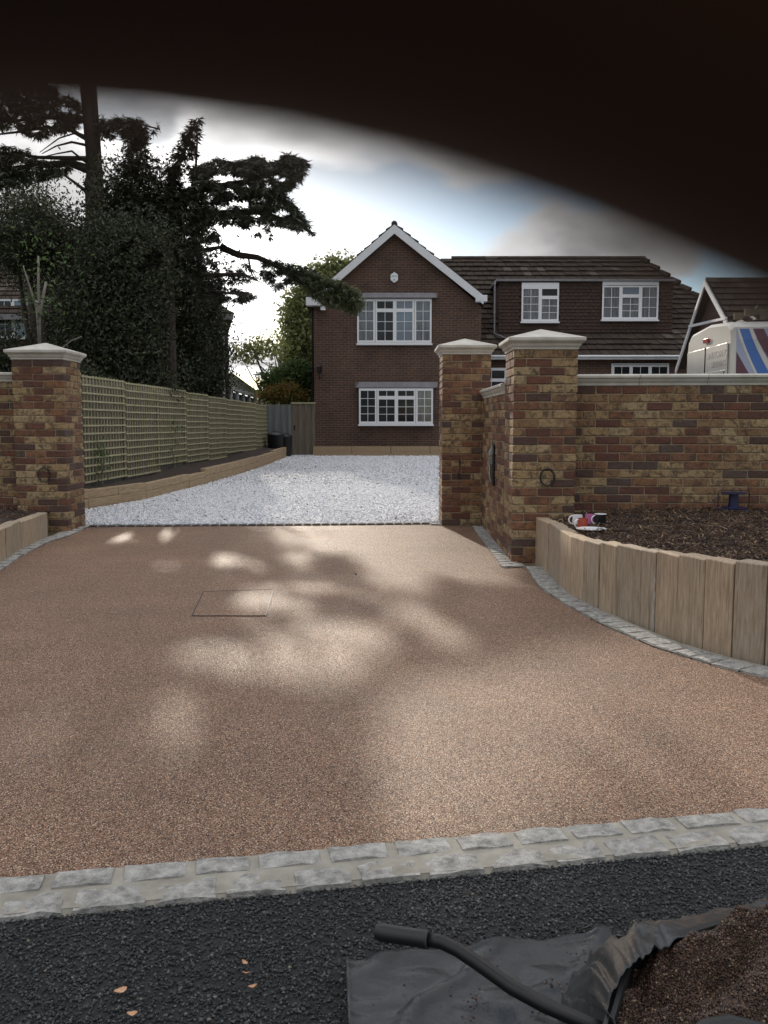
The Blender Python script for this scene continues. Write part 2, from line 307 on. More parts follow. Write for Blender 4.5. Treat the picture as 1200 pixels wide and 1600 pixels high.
M['tarstone'] = simple('tarmac_stone', (.04,.042,.046), .72, island=[(0,(.034,.037,.041)),(.2,(.022,.024,.027)),(.4,(.055,.059,.064)),(.58,(.030,.032,.034)),(.74,(.085,.09,.093)),(.88,(.018,.019,.022)),(.985,(.17,.15,.12))])
M['whitebase'] = simple('white_gravel_bed', (.50,.50,.52), .9, (.30,.30,.31), 45, .8, .01, 70)
M['whitestone'] = simple('white_gravel_stone', (.7,.7,.72), .7, island=[(0,(.72,.73,.77)),(.25,(.80,.81,.84)),(.5,(.64,.66,.71)),(.72,(.83,.83,.84)),(.92,(.46,.47,.50)),(.975,(.62,.55,.48))])
M['soil'] = simple('dark_soil', (.035,.024,.018), .95, (.06,.042,.032), 20, .8, .02)
M['chip'] = simple('bark_chip', (.06,.035,.022), .85, island=[(0,(.055,.030,.018)),(.22,(.09,.052,.03)),(.42,(.035,.022,.016)),(.6,(.13,.075,.042)),(.78,(.045,.028,.02)),(.88,(.22,.145,.085)),(.96,(.38,.28,.18))])
M['grass'] = simple('rough_grass', (.045,.07,.025), .9, (.08,.09,.04), 1.5, .5, .05, 8)
M['aggr'] = simple('loose_aggregate', (.2,.1,.06), .35, island=[(0,(.05,.025,.016)),(.2,(.08,.042,.026)),(.38,(.03,.017,.012)),(.52,(.12,.068,.042)),(.68,(.06,.031,.02)),(.84,(.018,.012,.01)),(.955,(.30,.22,.15))])
M['poly'] = simple('black_polythene', (.012,.015,.018), .30, (.024,.028,.032), 3, .6, .012, 14, spec=.4)
M['leaf'] = simple('fallen_leaf', (.50,.27,.15), .8, (.62,.42,.27), 40)
M['skin'] = simple('skin', (.13,.058,.034), .6, (.155,.072,.042), 60)
M['vanpaint'] = simple('van_white_paint', (.58,.57,.54), .3, (.52,.50,.46), 3)
M['vangrey'] = simple('pale_blue_grey_print', (.33,.36,.50), .3); M['vanblue'] = simple('blue_print', (.05,.14,.42), .3); M['vanred'] = simple('dark_red_print', (.10,.035,.055), .3)
M['red'] = simple('red_lens', (.30,.03,.02), .2); M['teal'] = simple('teal_print', (.02,.25,.25), .4); M['grey'] = simple('grey_print', (.40,.37,.36), .5)
M['teal2'] = simple('pale_teal_print', (.30,.42,.44), .4)
M['navy'] = simple('blue_plastic', (.018,.02,.07), .4); M['mugwhite'] = simple('white_glaze', (.8,.8,.82), .15); M['mugred'] = simple('orange_red_glaze', (.42,.08,.05), .25); M['mugpink'] = simple('pink_glaze', (.50,.16,.34), .2); M['mugblack'] = simple('black_glaze', (.015,.015,.018), .15)
M['tea'] = simple('tea', (.10,.05,.02), .1)
M['phone'] = simple('phone_case', (.02,.02,.022), .4); M['polycarb'] = simple('conservatory_roof', (.50,.50,.47), .4, (.58,.58,.55), 2)
M['curb_dark'] = simple('dark_sett', (.05,.05,.05), .85, (.13,.12,.11), 18, .8, .01, 30, rnd=True)

# ------------------------------------------------------------ ground sheets
def sheet(name, poly, dz, mat, label=None, cuts=(7.5, 10.5, 31), kind='structure', parent=None):
    bm = bmesh.new(); bm.faces.new([bm.verts.new((p[0], p[1], 0)) for p in poly])
    for c in cuts: bmesh.ops.bisect_plane(bm, geom=bm.verts[:]+bm.edges[:]+bm.faces[:], plane_co=(0, c, 0), plane_no=(0, 1, 0))
    for v in bm.verts: v.co.z = g(v.co.y)+dz
    bmesh.ops.recalc_face_normals(bm, faces=bm.faces)
    if sum(f.normal.z for f in bm.faces) < 0: bmesh.ops.reverse_faces(bm, faces=bm.faces)
    bmesh.ops.triangulate(bm, faces=bm.faces[:])
    me = bpy.data.meshes.new(name); bm.to_mesh(me); bm.free(); o = link(name, me, parent, mat); setp(o, label, None, None, kind); return o
sheet('ground', [(-300,-200),(300,-200),(300,400),(-300,400)], -.05, M['grass'], 'rough ground reaching away under and behind the houses')
# outline of the resin drive: pixels on the ground, left side, threshold, right side, kerb
Lout = [(-700,1180),(-420,1062),(-180,965),(0,893),(35,868),(78,847),(108,838),(137,824)]
Rout = [(672,820),(738,823),(762,856),(785,887),(822,886),(842,917),(880,943),(940,976),(1020,1011),(1110,1039),(1205,1062),(1420,1105),(1800,1150)]
Lg = [G(*p) for p in Lout]; Rg = [G(*p) for p in Rout]
KA, KB = G(0,1378), G(1200,1268); kd = (KB-KA).normalized(); kd.z = 0
kn = Vector((-kd.y, kd.x, 0))            # towards the house
def K(s, o): return KA + kd*s + kn*o      # point on the kerb line: s along, o towards the house
resin = [K(-5.5,-.02)] + Lg + [G(672,819.5)] + Rg[1:] + [K(7.0,-.02)]
drive = sheet('driveway', [(p.x, p.y) for p in resin], 0.0, M['resin'], 'brown resin bound gravel driveway between the gate piers')
kw = (KA - G(0,1435)).dot(kn)
road = sheet('road', [(p.x, p.y) for p in (K(-14,-kw+.02), K(14,-kw+.02), K(14,-8), K(-14,-8))], -.006, M['tarbase'], 'black tarmac footway in the foreground')
# tarmac stones
n = 95000; s_ = RNG.uniform(-1.9, 2.4, n); o_ = -kw + .012 - RNG.uniform(0, 1, n)**1.0*1.35
pp = np.array(KA)[None]+np.array(kd)[None]*s_[:, None]+np.array(kn)[None]*o_[:, None]; pp[:, 2] = RNG.uniform(-.0045, -.0005, n)
r = RNG.uniform(.0028, .0062, n); scl = np.stack([r*RNG.uniform(.8,1.5,n), r*RNG.uniform(.6,1.1,n), r*.36], -1)
o = scatter('road_stones', STONES8, pp, flatmats(n, .35), scl, None, M['tarstone']); setp(o, 'small black chippings of the tarmac surface', None, None, 'stuff')
# white gravel drive
gr_poly = [G(137,823.5), G(139,795), G(220,782), G(322,756), G(403,732), G(451,713), G(470,711), G(492,716)]
gr_poly = [Vector((-4.6,10.0,0))]+[Vector((-4.4,11.5,0))]+gr_poly[1:6]+[Vector((-2.9,29,0)),Vector((8,29,0)),Vector((8,10.65,0))]
thr = [G(137,824), G(672,819.3)]
gp = [(thr[0].x-.6, thr[0].y+.12),(-4.5,12.0)] + [(p.x, p.y) for p in gr_poly[2:7]] + [(-2.9,29.0),(8,29.0),(8,11.0),(1.0,11.0),(thr[1].x,thr[1].y+.12)]
sheet('gravel_drive', gp, -.012, M['whitebase'], 'white gravel drive leading to the brick house')
def sg(n, y0, y1, x0, x1, r0, r1, bases, nm):
    x = RNG.uniform(x0, x1, n); y = RNG.uniform(y0, y1, n); k = inpoly(x, y, gp); x, y = x[k], y[k]; n = len(x)
    r = RNG.uniform(r0, r1, n); z = gv(y)+RNG.uniform(-.012, .006, n)
    return scatter(nm, bases, np.stack([x, y, z], -1), flatmats(n, .6), np.stack([r*RNG.uniform(.8,1.4,n), r, r*.6], -1), None, M['whitestone'])
setp(sg(62000, 10.6, 16.5, -4.4, 1.3, .010, .019, STONES8, 'gravel_stones'), 'loose white gravel stones nearest the threshold', None, None, 'stuff')
setp(sg(42000, 16.5, 29, -4.2, 4.5, .016, .028, STONES8, 'gravel_stones'), 'loose white gravel stones in front of the house', None, None, 'stuff')
x = RNG.uniform(-3.5, 1, 60); y = 10.8+RNG.uniform(0, 1, 60)**2*12; kk = inpoly(x, y, gp); x, y = x[kk], y[kk]
o = scatter('fallen_leaves', LEAF, np.stack([x, y, gv(y)+.02], -1), flatmats(len(x), .4), np.full((len(x), 3), .03), None, M['chip']); setp(o, 'scattered dead leaves on the white gravel', None, None, 'stuff')

# ------------------------------------------------------------ setts
def sett_mesh(c, h, inset=.008, jit=.006, mat=None, name='sett', parent=None, z0=-.04):
    c = [Vector((p[0], p[1], 0)) for p in c]; cen = sum(c, Vector())/4
    cz = g(cen.y); nu = 4; top = []
    for j in range(nu):
        for i in range(nu):
            u = i/(nu-1); w = j/(nu-1); p = (c[0]*(1-u)+c[1]*u)*(1-w)+(c[3]*(1-u)+c[2]*u)*w
            d = cen-p; 
            if d.length > 1e-6 and (i in (0, nu-1) or j in (0, nu-1)): p = p + d.normalized()*inset*random.uniform(.6, 1.7)
            e = (i in (0, nu-1)) or (j in (0, nu-1)); cr = (i in (0, nu-1)) and (j in (0, nu-1))
            z = h*(.72 if cr else .86 if e else 1.0)+random.uniform(-jit, jit)*.6
            if not e: p += Vector((random.uniform(-jit, jit), random.uniform(-jit, jit), 0))
            top.append(Vector((p.x, p.y, cz+z)))
    v = [p-Vector((cen.x, cen.y, cz)) for p in top]; f = [(j*nu+i, j*nu+i+1, (j+1)*nu+i+1, (j+1)*nu+i) for j in range(nu-1) for i in range(nu-1)]
    ring = [i for i in range(nu)] + [j*nu+nu-1 for j in range(1, nu)] + [(nu-1)*nu+i for i in range(nu-2, -1, -1)] + [j*nu for j in range(nu-2, 0, -1)]
    b = len(v)
    for i in ring: v.append(Vector((v[i].x, v[i].y, z0)))
    for k in range(len(ring)): k2 = (k+1) % len(ring); f.append((ring[k], b+k, b+k2, ring[k2]))
    me = bpy.data.meshes.new(name); me.from_pydata([tuple(p) for p in v], [], f); me.update()
    o = link(name, me, parent, mat); o.location = (cen.x, cen.y, cz)
    bm = bmesh.new(); bm.from_mesh(me); bmesh.ops.recalc_face_normals(bm, faces=bm.faces); bm.to_mesh(me); bm.free()
    me.polygons.foreach_set('use_smooth', np.ones(len(me.polygons), dtype=bool)); me.set_sharp_from_angle(angle=R(50)); return o
kb = sheet('kerb', [(p.x, p.y) for p in (K(-6,0), K(8,0), K(8,-kw), K(-6,-kw))], .010, M['joint'], 'double row of grey granite setts in pale mortar between driveway and tarmac')
e0, e1, e2, e3 = K(-6,-kw+.002), K(8,-kw+.002), K(8,-kw-.016), K(-6,-kw-.016)
MB().add([(e0.x,e0.y,.0095),(e1.x,e1.y,.0095),(e2.x,e2.y,-.012),(e3.x,e3.y,-.012)], [(0,1,2,3)]).build('mortar_edge', kb, M['joint'])
for row in range(2):
    s = -2.6 + row*.07; o0 = -kw*row/2; 
    while s < 3.4:
        ln = random.uniform(.175, .215); gap = .024
        a = o0 - .002 - .006*random.random() + (.004 if row == 0 else 0); bb = o0 - kw/2 + (.006 if row == 0 else -.016) + .005*random.random()
        sett_mesh([K(s, bb), K(s+ln-gap, bb), K(s+ln-gap, a), K(s, a)], .017 if row == 0 else .0125, .003, .008, M['granite'], 'sett', kb); s += ln
def strip(name, outer, width, ln, label, side=1, hgt=.016, mat='granite', mort=.035):
    """a single line of setts; outer = ground points on the drive side, width away from the drive"""
    pts = [Vector((p.x, p.y, 0)) for p in outer]; nrm = []
    for i in range(len(pts)):
        d = (pts[min(i+1, len(pts)-1)]-pts[max(i-1, 0)]).normalized(); nrm.append(Vector((-d.y, d.x, 0))*side)
    inn = [p+q*(width+mort) for p, q in zip(pts, nrm)]
    V = []; F = []
    for p, q in zip(pts, inn): V += [(p.x, p.y, g(p.y)+.008), (q.x, q.y, g(q.y)+.010)]
    for i in range(len(pts)-1): F.append((2*i, 2*i+2, 2*i+3, 2*i+1))
    par = MB().add(V, F).build(name, None, M['joint']); setp(par, label, None, None, 'structure')
    for i in range(len(pts)-1):
        a, b2 = pts[i], pts[i+1]; ia, ib = a+nrm[i]*width, b2+nrm[i+1]*width; D = (b2-a).length; k = max(1, round(D/ln))
        for j in range(k):
            u0, u1 = j/k, (j+1)/k; e = .006/max(D/k, .01)/k
            jx = nrm[i]*random.uniform(-.012, .008)
            sett_mesh([a.lerp(b2, u0+e)+jx, a.lerp(b2, u1-e)+jx, ia.lerp(ib, u1-e), ia.lerp(ib, u0+e)], hgt, .004, .004, M[mat], 'sett', par)
    return par
strip('sett_edging', Rg[1:4], .13, .115, 'line of grey granite setts along the foot of the side brick wall', side=1)
strip('sett_edging', [Rg[3], Rg[4]], .13, .12, 'grey granite setts across the front of the nearest brick pier', side=1)
strip('sett_edging', Rg[4:], .15, .15, 'curved line of granite setts at the foot of the right sleeper bed', side=1)
strip('sett_edging', [G(672,820.5), G(738,821.5)], .10, .13, 'grey setts in front of the far right brick pier', side=1)
strip('sett_edging', Lg, .15, .16, 'curved line of granite setts at the foot of the left sleeper bed', side=1)
th = strip('threshold', [thr[0]+Vector((0,.0,0)), thr[1]], .09, .11, 'thin line of dark setts where resin drive meets white gravel', side=1, hgt=.02, mat='curb_dark', mort=.02)

# ------------------------------------------------------------ inspection cover
ic = [G(318,925), G(427,922), G(415,963), G(300,963)]; c0 = sum(ic, Vector())/4
t_ = thing('inspection_cover', (c0.x, c0.y, 0), 'recessed rectangular inspection cover filled with resin gravel, thin metal rim in the drive', 'manhole cover')
a0, b0 = (ic[0]+ic[3])/2, (ic[1]+ic[2])/2
mb = MB().hexa([(p.x, p.y, .001) for p in ic]+[(p.x, p.y, .004) for p in ic]); mb.build('infill', t_, M['resin'])
for i in range(4):
    a, b = ic[i].copy(), ic[(i+1) % 4].copy(); a.z = b.z = .004; MB().bar(a, b, .006, .004).build('rim', t_, M['lead'] if i == 1 else M['tarstone'])

# ------------------------------------------------------------ bricks
BL, BH, BD, PX, PZ = .220, .0665, .105, .231, .077
def brick_mesh(l, d, h, k):
    bm = bmesh.new(); bmesh.ops.create_cube(bm, size=1)
    for v in bm.verts: v.co = Vector((v.co.x*l, v.co.y*d, v.co.z*h)) + Vector([random.uniform(-.0032, .0032) for _ in range(3)])
    bmesh.ops.bevel(bm, geom=bm.edges[:], offset=.0045, segments=1, affect='EDGES')
    me = bpy.data.meshes.new('brick'); bm.to_mesh(me); bm.free(); me.materials.append(M['brick']); return me
FULL = [brick_mesh(BL, BD, BH, i) for i in range(8)]; HALF = [brick_mesh(.104, BD, BH, i) for i in range(4)]
def put_brick(par, x, y, z, rz, half=False):
    o = bpy.data.objects.new('brick', random.choice(HALF if half else FULL)); COL.objects.link(o); o.parent = par
    o.location = (x, y, z); o.rotation_euler = (random.uniform(-.004,.004), random.uniform(-.004,.004), rz+random.uniform(-.004,.004)+(math.pi if random.random() < .5 else 0)); return o
S = 2.5*PX-.011
def pier(x0, y0, z0, courses, label, rz=0.0):
    """square pier, front-left corner x0,y0"""
    t = thing('brick_pier', (x0+S/2, y0+S/2, z0), label, 'gate pier', 'brick gate piers with pyramid caps', rz=rz, local=True)
    h = S/2
    MB().box(-h+.009, h-.009, -h+.009, h-.009, -.1, courses*PZ).build('mortar', t, M['mortar'])
    for c in range(courses):
        z = c*PZ+PZ/2; flip = c % 2
        for side in range(4):
            a = side*math.pi/2; ca, sa = math.cos(a), math.sin(a)
            for k in range(2):
                u = (-h + BL/2 + k*PX) if flip == 0 else (h - BL/2 - k*PX)
                lx, ly = u, -h+BD/2; put_brick(t, lx*ca-ly*sa, lx*sa+ly*ca, z, a)
    zt = courses*PZ; o_ = h
    prof = [(o_+.006, 0), (o_+.008, .018), (o_+.022, .032), (o_+.03, .052), (o_+.052, .068), (o_+.06, .078), (o_+.06, .104), (.006, .205)]
    v = []; f = []
    for r_, z_ in prof: v += [(-r_, -r_, zt+z_), (r_, -r_, zt+z_), (r_, r_, zt+z_), (-r_, r_, zt+z_)]
    for i in range(len(prof)-1):
        for k in range(4): f.append((i*4+k, i*4+(k+1) % 4, (i+1)*4+(k+1) % 4, (i+1)*4+k))
    f += [(3,2,1,0), tuple((len(prof)-1)*4+k for k in range(4))]
    MB().add(v, f).build('pier_cap', t, M['stone'], bevel=.003)
    return t
FX, FY = 1.158, 7.97
pier(FX, FY, 0.0, 25, 'nearest brick pier, right of the drive, with cable loop on its face')
RX, RY = .682, 10.42
pier(RX, RY, .065, 26, 'far right brick pier behind the side wall, at the gravel threshold')
LX, LY = -3.545-S, 9.88
pier(LX, LY, .045, 25, 'brick pier left of the drive, at the end of the trellis fence')
def wall(name, a, b, z0, c0, courses, label, coping_over=.03, thick=.215, cap=True, group=None, coph=.1):
    a = Vector((a[0], a[1], 0)); b = Vector((b[0], b[1], 0)); d = (b-a).normalized(); ln = (b-a).length; rz = math.atan2(d.y, d.x)
    t = thing(name, (a.x, a.y, z0), label, 'wall', group, rz=rz, local=True)   # visible face along local -Y... bricks towards -Y
    MB().box(0, ln, .009, thick, -.2, courses*PZ).build('mortar', t, M['mortar'])
    for c in range(c0, courses):
        z = c*PZ+PZ/2; x = 0 if c % 2 == 0 else PX/2
        if c % 2: put_brick(t, .104/2, BD/2, z, 0, True)
        while x + PX*.5 < ln:
            if x+BL <= ln+.02: put_brick(t, x+BL/2, BD/2, z, 0)
            else: put_brick(t, x+.052, BD/2, z, 0, True)
            x += PX
    zt = courses*PZ; prof = [(-.004, 0), (-.006, .02), (-.022, .04), (-.03, .058), (-.045, .07), (-.045, .088), (-.02, .102)]
    prof = [(y*coping_over/.03, z*coph/.1) for y, z in prof]; back = [(thick-y, z) for y, z in prof[::-1]]; pr = prof+back
    k = 0.0; seg = .61
    while k < ln-.02:
        e = min(k+seg, ln); m_ = MB(); nn = len(pr); v = [(k+.002, y, zt+z) for y, z in pr]+[(e-.002, y, zt+z) for y, z in pr]
        m_.add(v, [tuple(range(nn)), tuple(range(2*nn-1, nn-1, -1))]+[(i, nn+i, nn+(i+1) % nn, (i+1) % nn) for i in range(nn)]); m_.build('coping_stone', t, M['stone']); k = e
    return t
wall('brick_wall', (FX+S, 8.22), (4.3, 8.02), 0.0, 4, 21, 'brick garden wall with stone coping behind the bark mulch bed')
wall('brick_wall', (FX, 10.42), (FX, FY+S), 0.015, 0, 20, 'short side brick wall joining the two right piers, black bracket on it')
wall('brick_wall', (LX-2.2, 10.02), (LX, 10.08), 0.045, 2, 22, 'brick garden wall running left from the left pier')

# ------------------------------------------------------------ sleeper beds
def sleeper_wall(base, heights, label, side=1, thick=.11):
    c0 = base[0]; t = thing('sleeper_wall', (c0.x, c0.y, 0), label, 'retaining wall')
    for i in range(len(base)-1):
        a, b = base[i], base[i+1]; d = (b-a); d.z = 0; dn = d.normalized(); nr = Vector((-dn.y, dn.x, 0))*side
        a2, b2 = a+dn*.0035, b-dn*.0035; h = heights[i]+random.uniform(-.014, .012); oo = nr*random.uniform(-.006, .006)
        q = [a2+oo, b2+oo, b2+oo+nr*thick, a2+oo+nr*thick]; cen = sum(q, Vector())/4; cen.z = 0
        m_ = MB().hexa([(p.x-cen.x, p.y-cen.y, -.03) for p in q]+[(p.x-cen.x, p.y-cen.y, h+random.uniform(-.003,.003)) for p in q])
        o = m_.build('sleeper', None, M['oak'], bevel=.006); o.parent = t; o.location = cen-Vector((c0.x, c0.y, 0))
    return t
bpx = [(834,878),(847,889),(855,897),(874,916),(891,932),(911,942),(934,953),(960,964),(999,978),(1021,986),(1056,1000),(1097,1014),(1142,1027),(1192,1040),(1245,1051),(1305,1062),(1380,1074),(1470,1086),(1600,1100)]
rb = [G(*p) for p in bpx]; rh = [.42+(.55-.42)*min(1, i/13) for i in range(len(rb))]
sw = sleeper_wall(rb, rh, 'curved retaining wall of upright oak sleepers holding the right mulch bed')
st_o = sw.children[8]; stm = M['oak'].copy(); stm.name = 'oak_with_white_stain'; t = stm.node_tree; b = t.nodes['Principled BSDF']; src = b.inputs['Base Color'].links[0].from_socket
sx = tn(t, 'ShaderNodeSeparateXYZ'); t.links.new(coords(t, 'Object'), sx.inputs[0]); ax = tn(t, 'ShaderNodeMath', operation='ABSOLUTE'); ad = tn(t, 'ShaderNodeMath', operation='ADD'); ad.inputs[1].default_value = .01; t.links.new(sx.outputs[0], ad.inputs[0]); t.links.new(ad.outputs[0], ax.inputs[0])
mk = ramp(t, ax.outputs[0], [(.006,(1,1,1)),(.03,(0,0,0))]); nn_ = ramp(t, noi(t, coords(t, 'Object', (30,30,6)), 2.5, 5), [(.42,(0,0,0)),(.56,(.85,.85,.85))]); zf_ = ramp(t, sx.outputs[2], [(.30,(1,1,1)),(.40,(0,0,0))])
t.links.new(mixc(t, mixc(t, 1.0, mixc(t, 1.0, mk, nn_, 'MULTIPLY'), zf_, 'MULTIPLY'), src, (.62,.62,.60)), b.inputs['Base Color']); st_o.data.materials.clear(); st_o.data.materials.append(stm); st_o['label'] = 'sleeper with a white limey streak down its face'
lpx = [(76,838),(58,848),(35,860),(22,868),(10,875),(-6,884),(-30,897),(-62,912),(-105,932),(-170,958),(-270,1000),(-420,1052)]
lb = [G(*p) for p in lpx]; lh = [.30+.005*i for i in range(len(lb))]
sleeper_wall(lb, lh, 'curved retaining wall of upright oak sleepers left of the drive', side=-1)
# right bed surface
def bedsurf(name, poly, zf, label, nchip, rng=RNG):
    xs = [p[0] for p in poly]; ys = [p[1] for p in poly]; st = .06; X = np.arange(min(xs), max(xs), st); Y = np.arange(min(ys), max(ys), st)
    V = []; F = []; idx = {}
    def vid(i, j):
        if (i, j) not in idx:
            x, y = X[i], Y[j]; idx[(i, j)] = len(V); V.append((x, y, zf(x, y)+.018*noise.noise(Vector((x*4, y*4, 0)))+.008*noise.noise(Vector((x*15, y*15, 3)))))
        return idx[(i, j)]
    gx, gy = np.meshgrid(X[:-1]+st/2, Y[:-1]+st/2, indexing='ij'); ins = inpoly(gx.ravel(), gy.ravel(), poly).reshape(gx.shape)
    for i in range(len(X)-1):
        for j in range(len(Y)-1):
            if ins[i, j]: F.append((vid(i,j), vid(i+1,j), vid(i+1,j+1), vid(i,j+1)))
    o = fast(name, V, F, None, M['soil'], True); setp(o, label, None, None, 'structure')
    x = RNG.uniform(min(xs), max(xs), nchip*3); y = RNG.uniform(min(ys), max(ys), nchip*3); k = np.where(inpoly(x, y, poly))[0][:nchip]; x, y = x[k], y[k]
    z = np.array([zf(a, b)+.018*noise.noise(Vector((a*4, b*4, 0)))+.006 for a, b in zip(x, y)])+RNG.uniform(0, .018, len(x))
    m_ = []
    for _ in range(4):
        v = np.array([(-1,-.5,-.2),(1,-.4,-.2),(1,.5,-.2),(-1,.4,-.2),(-.9,-.4,.2),(.85,-.5,.2),(1,.4,.2),(-.8,.5,.2)], float)+RNG.uniform(-.15,.15,(8,3)); v[1:3,0] *= .8
        m_.append((v, np.array([(3,2,1,0),(4,5,6,7),(0,1,5,4),(1,2,6,5),(2,3,7,6),(3,0,4,7)])))
    n = len(x); L_ = RNG.gamma(3, .0065, n)+.006; s_ = np.stack([L_, RNG.uniform(.003,.008,n), RNG.uniform(.003,.008,n)], -1)
    c = scatter('bark_chips', m_, np.stack([x,y,z],-1), flatmats(n, .45), s_, None, M['chip']); setp(c, label.replace('soil', 'bark chips').replace('dark bark chips', 'bark chips'), None, None, 'stuff'); return o
def zr(x, y):
    t = max(0, min(1, (y-4.6)/(8.1-4.6))); return .505-.03*t
rp = [(p.x, p.y) for p in rb]; inner = []
for i in range(len(rb)):
    d = (rb[min(i+1, len(rb)-1)]-rb[max(i-1, 0)]).normalized(); inner.append((rb[i].x-d.y*.10, rb[i].y+d.x*.10))
def zr2(x, y):      # follows the sleeper tops at the edge, rises slightly to the wall
    dm = 9; hh = .4
    for i, p in enumerate(rb):
        q = (p.x-x)**2+(p.y-y)**2
        if q < dm: dm = q; hh = rh[i]
    dd = math.sqrt(dm); w = min(1, dd/1.0); return (hh-.035)*(1-w)+.475*w
bedsurf('bed_soil', inner+[(inner[-1][0]+.5, 8.1),(FX+S+.02, 8.25),(FX+.33, 8.0)], zr2, 'dark soil of the raised bed in front of the right garden wall', 15000)
li = []
for i in range(len(lb)):
    d = (lb[min(i+1, len(lb)-1)]-lb[max(i-1, 0)]).normalized(); li.append((lb[i].x+d.y*.10, lb[i].y-d.x*.10))
bedsurf('bed_soil', li+[(li[-1][0]-1.5, li[-1][1]),(li[-1][0]-1.5, 10.1),(li[0][0], 10.1)], lambda x, y: .29, 'dark soil of the raised bed by the left garden wall', 3500)

# ------------------------------------------------------------ trellis fence and bed along it
def FXl(y): return -4.36+.0507*(y-13.0)
def ftop(y): return 1.975-.0125*(y-13.0)
npan = 9; y0 = 11.0; pw = 1.83
for k in range(npan):
    ya, yb = y0+k*pw, y0+(k+1)*pw; xa, xb = FXl(ya), FXl(yb); zt = ftop((ya+yb)/2)+random.uniform(-.012, .012); rz = math.atan2(yb-ya, xb-xa)
    ords = ['nearest', 'second', 'third', 'fourth', 'fifth', 'sixth', 'seventh', 'eighth', 'farthest']
    t = thing('trellis_panel', (xa, ya, 0), '%s square trellis panel from the left brick pier along the drive fence' % ords[k], 'trellis', 'trellis panels along the left boundary fence', rz=rz, local=True)
    low = .36+.012*k; nh = 13
    H = [zt - .012 - i*.118 for i in range(nh+1)]; H = [h for h in H if h > low]
    mh = MB().box(0, pw-.012, -.012, .012, -.012, .012).build('batten', None, M['trellis']); mh.parent = t; mh.location = (.006, -.018, H[0])
    for h in H[1:]:
        o = mh.copy(); COL.objects.link(o); o.parent = t; o.location = (.006, -.018+.0, h)
    ht = H[0]-H[-1]+.05
    mv = MB().box(-.010, .010, -.010, .010, -ht/2, ht/2).build('batten', None, M['trellis']); mv.parent = t; zc = (H[0]+H[-1])/2; mv.location = (.02, .006, zc)
    nv = 15
    for i in range(1, nv): o = mv.copy(); COL.objects.link(o); o.parent = t; o.location = (.02+i*(pw-.04)/(nv-1), .006, zc+random.uniform(-.006,.006))
    f = thing('fence_panel', (xa, ya, 0), '%s weathered close board panel behind the trellis, counted from the left pier' % ords[k], 'fence panel', 'close board fence panels behind the trellis', rz=rz, local=True)
    zb = zt-.045; m_ = MB(); nb = 17
    for i in range(nb): x = i*pw/nb; m_.hexa([(x,.055,.1),(x+pw/nb+.012,.062,.1),(x+pw/nb+.012,.072,.1),(x,.075,.1),(x,.055,zb),(x+pw/nb+.012,.062,zb),(x+pw/nb+.012,.072,zb),(x,.075,zb)])
    setp(m_.build('feather_boards', f, M['fenceboard']), kind='stuff')
    MB().box(0, pw, .045, .085, .02, .22).build('gravel_board', f, M['fenceboard']); MB().box(.0, .075, .02, .095, 0, zt-.02).build('post', f, M['fenceboard'])
# low bed of horizontal sleepers
pts = [(-30,815.,.33),(139,794,.33),(229,780,.33),(296,762,.33),(322,755,.40),(365,743,.42),(402,731,.43),(428,721,.50),(451,712.5,.53)]
gpn = [G(a, b) for a, b, c in pts]; topz = [c for a, b, c in pts]
t = thing('sleeper_border', (gpn[0].x, gpn[0].y, 0), 'low border of oak sleepers laid lengthwise between trellis fence and white gravel', 'retaining wall')
for i in range(len(gpn)-1):
    a, b = gpn[i].copy(), gpn[i+1].copy(); d = (b-a); ln = math.hypot(d.x, d.y); a.z, b.z = g(a.y), g(b.y); dn = Vector((d.x, d.y, 0)).normalized(); nr = Vector((-dn.y, dn.x, 0))
    ht = topz[i]-g(a.y)+.01; k = max(1, round(ln/1.4))
    for lv in range(2):
        off = .0 if lv == 0 else .5
        cuts = [0]+[min(1, (j+off)/k) for j in range(0 if off else 1, k+1)]; cuts = sorted(set([c for c in cuts if 0 <= c <= 1]+[1]))
        for u0, u1 in zip(cuts[:-1], cuts[1:]):
            if (u1-u0)*ln < .05: continue
            p0, p1 = a.lerp(b, u0)+dn*.002, a.lerp(b, u1)-dn*.002; z0 = .0+ht*lv/2-(.03 if lv == 0 else 0); z1 = ht*(lv+1)/2-.003; oo = nr*random.uniform(-.006,.006)
            q = [p0+oo, p1+oo, p1+oo+nr*.1, p0+oo+nr*.1]; cen = sum(q, Vector())/4; rz = math.atan2(dn.y, dn.x)-math.pi/2
            m_ = MB().hexa([tuple(Matrix.Rotation(-rz, 3, 'Z') @ (p-cen)+Vector((0,0,z0-ht/2))) for p in q]+[tuple(Matrix.Rotation(-rz, 3, 'Z') @ (p-cen)+Vector((0,0,z1-ht/2))) for p in q])
            o = m_.build('sleeper', None, M['oak_long'], bevel=.006); o.parent = t; o.location = cen+Vector((0,0,ht/2))-Vector((gpn[0].x, gpn[0].y, 0)); o.rotation_euler = (0, 0, rz)
V = []; F = []
for i, p in enumerate(gpn):
    z = topz[i]-.04; V += [(p.x-.06, p.y, z), (FXl(p.y)+.0, p.y, z+.04)]
for i in range(len(gpn)-1): F.append((2*i, 2*i+2, 2*i+3, 2*i+1))
o = MB().add(V, F).build('border_soil', None, M['soil']); setp(o, 'dark soil strip under the trellis', None, None, 'structure')
def leaves(name, pts, size, mat, parent=None, flat=None, aspect=(1, .8, 1)):
    n = len(pts); s = RNG.uniform(.6, 1.3, n)*size
    return scatter(name, LEAF, pts, rotmats(n) if flat is None else flatmats(n, flat), np.stack([s*aspect[0], s*aspect[1], s*aspect[2]], -1), parent, mat)
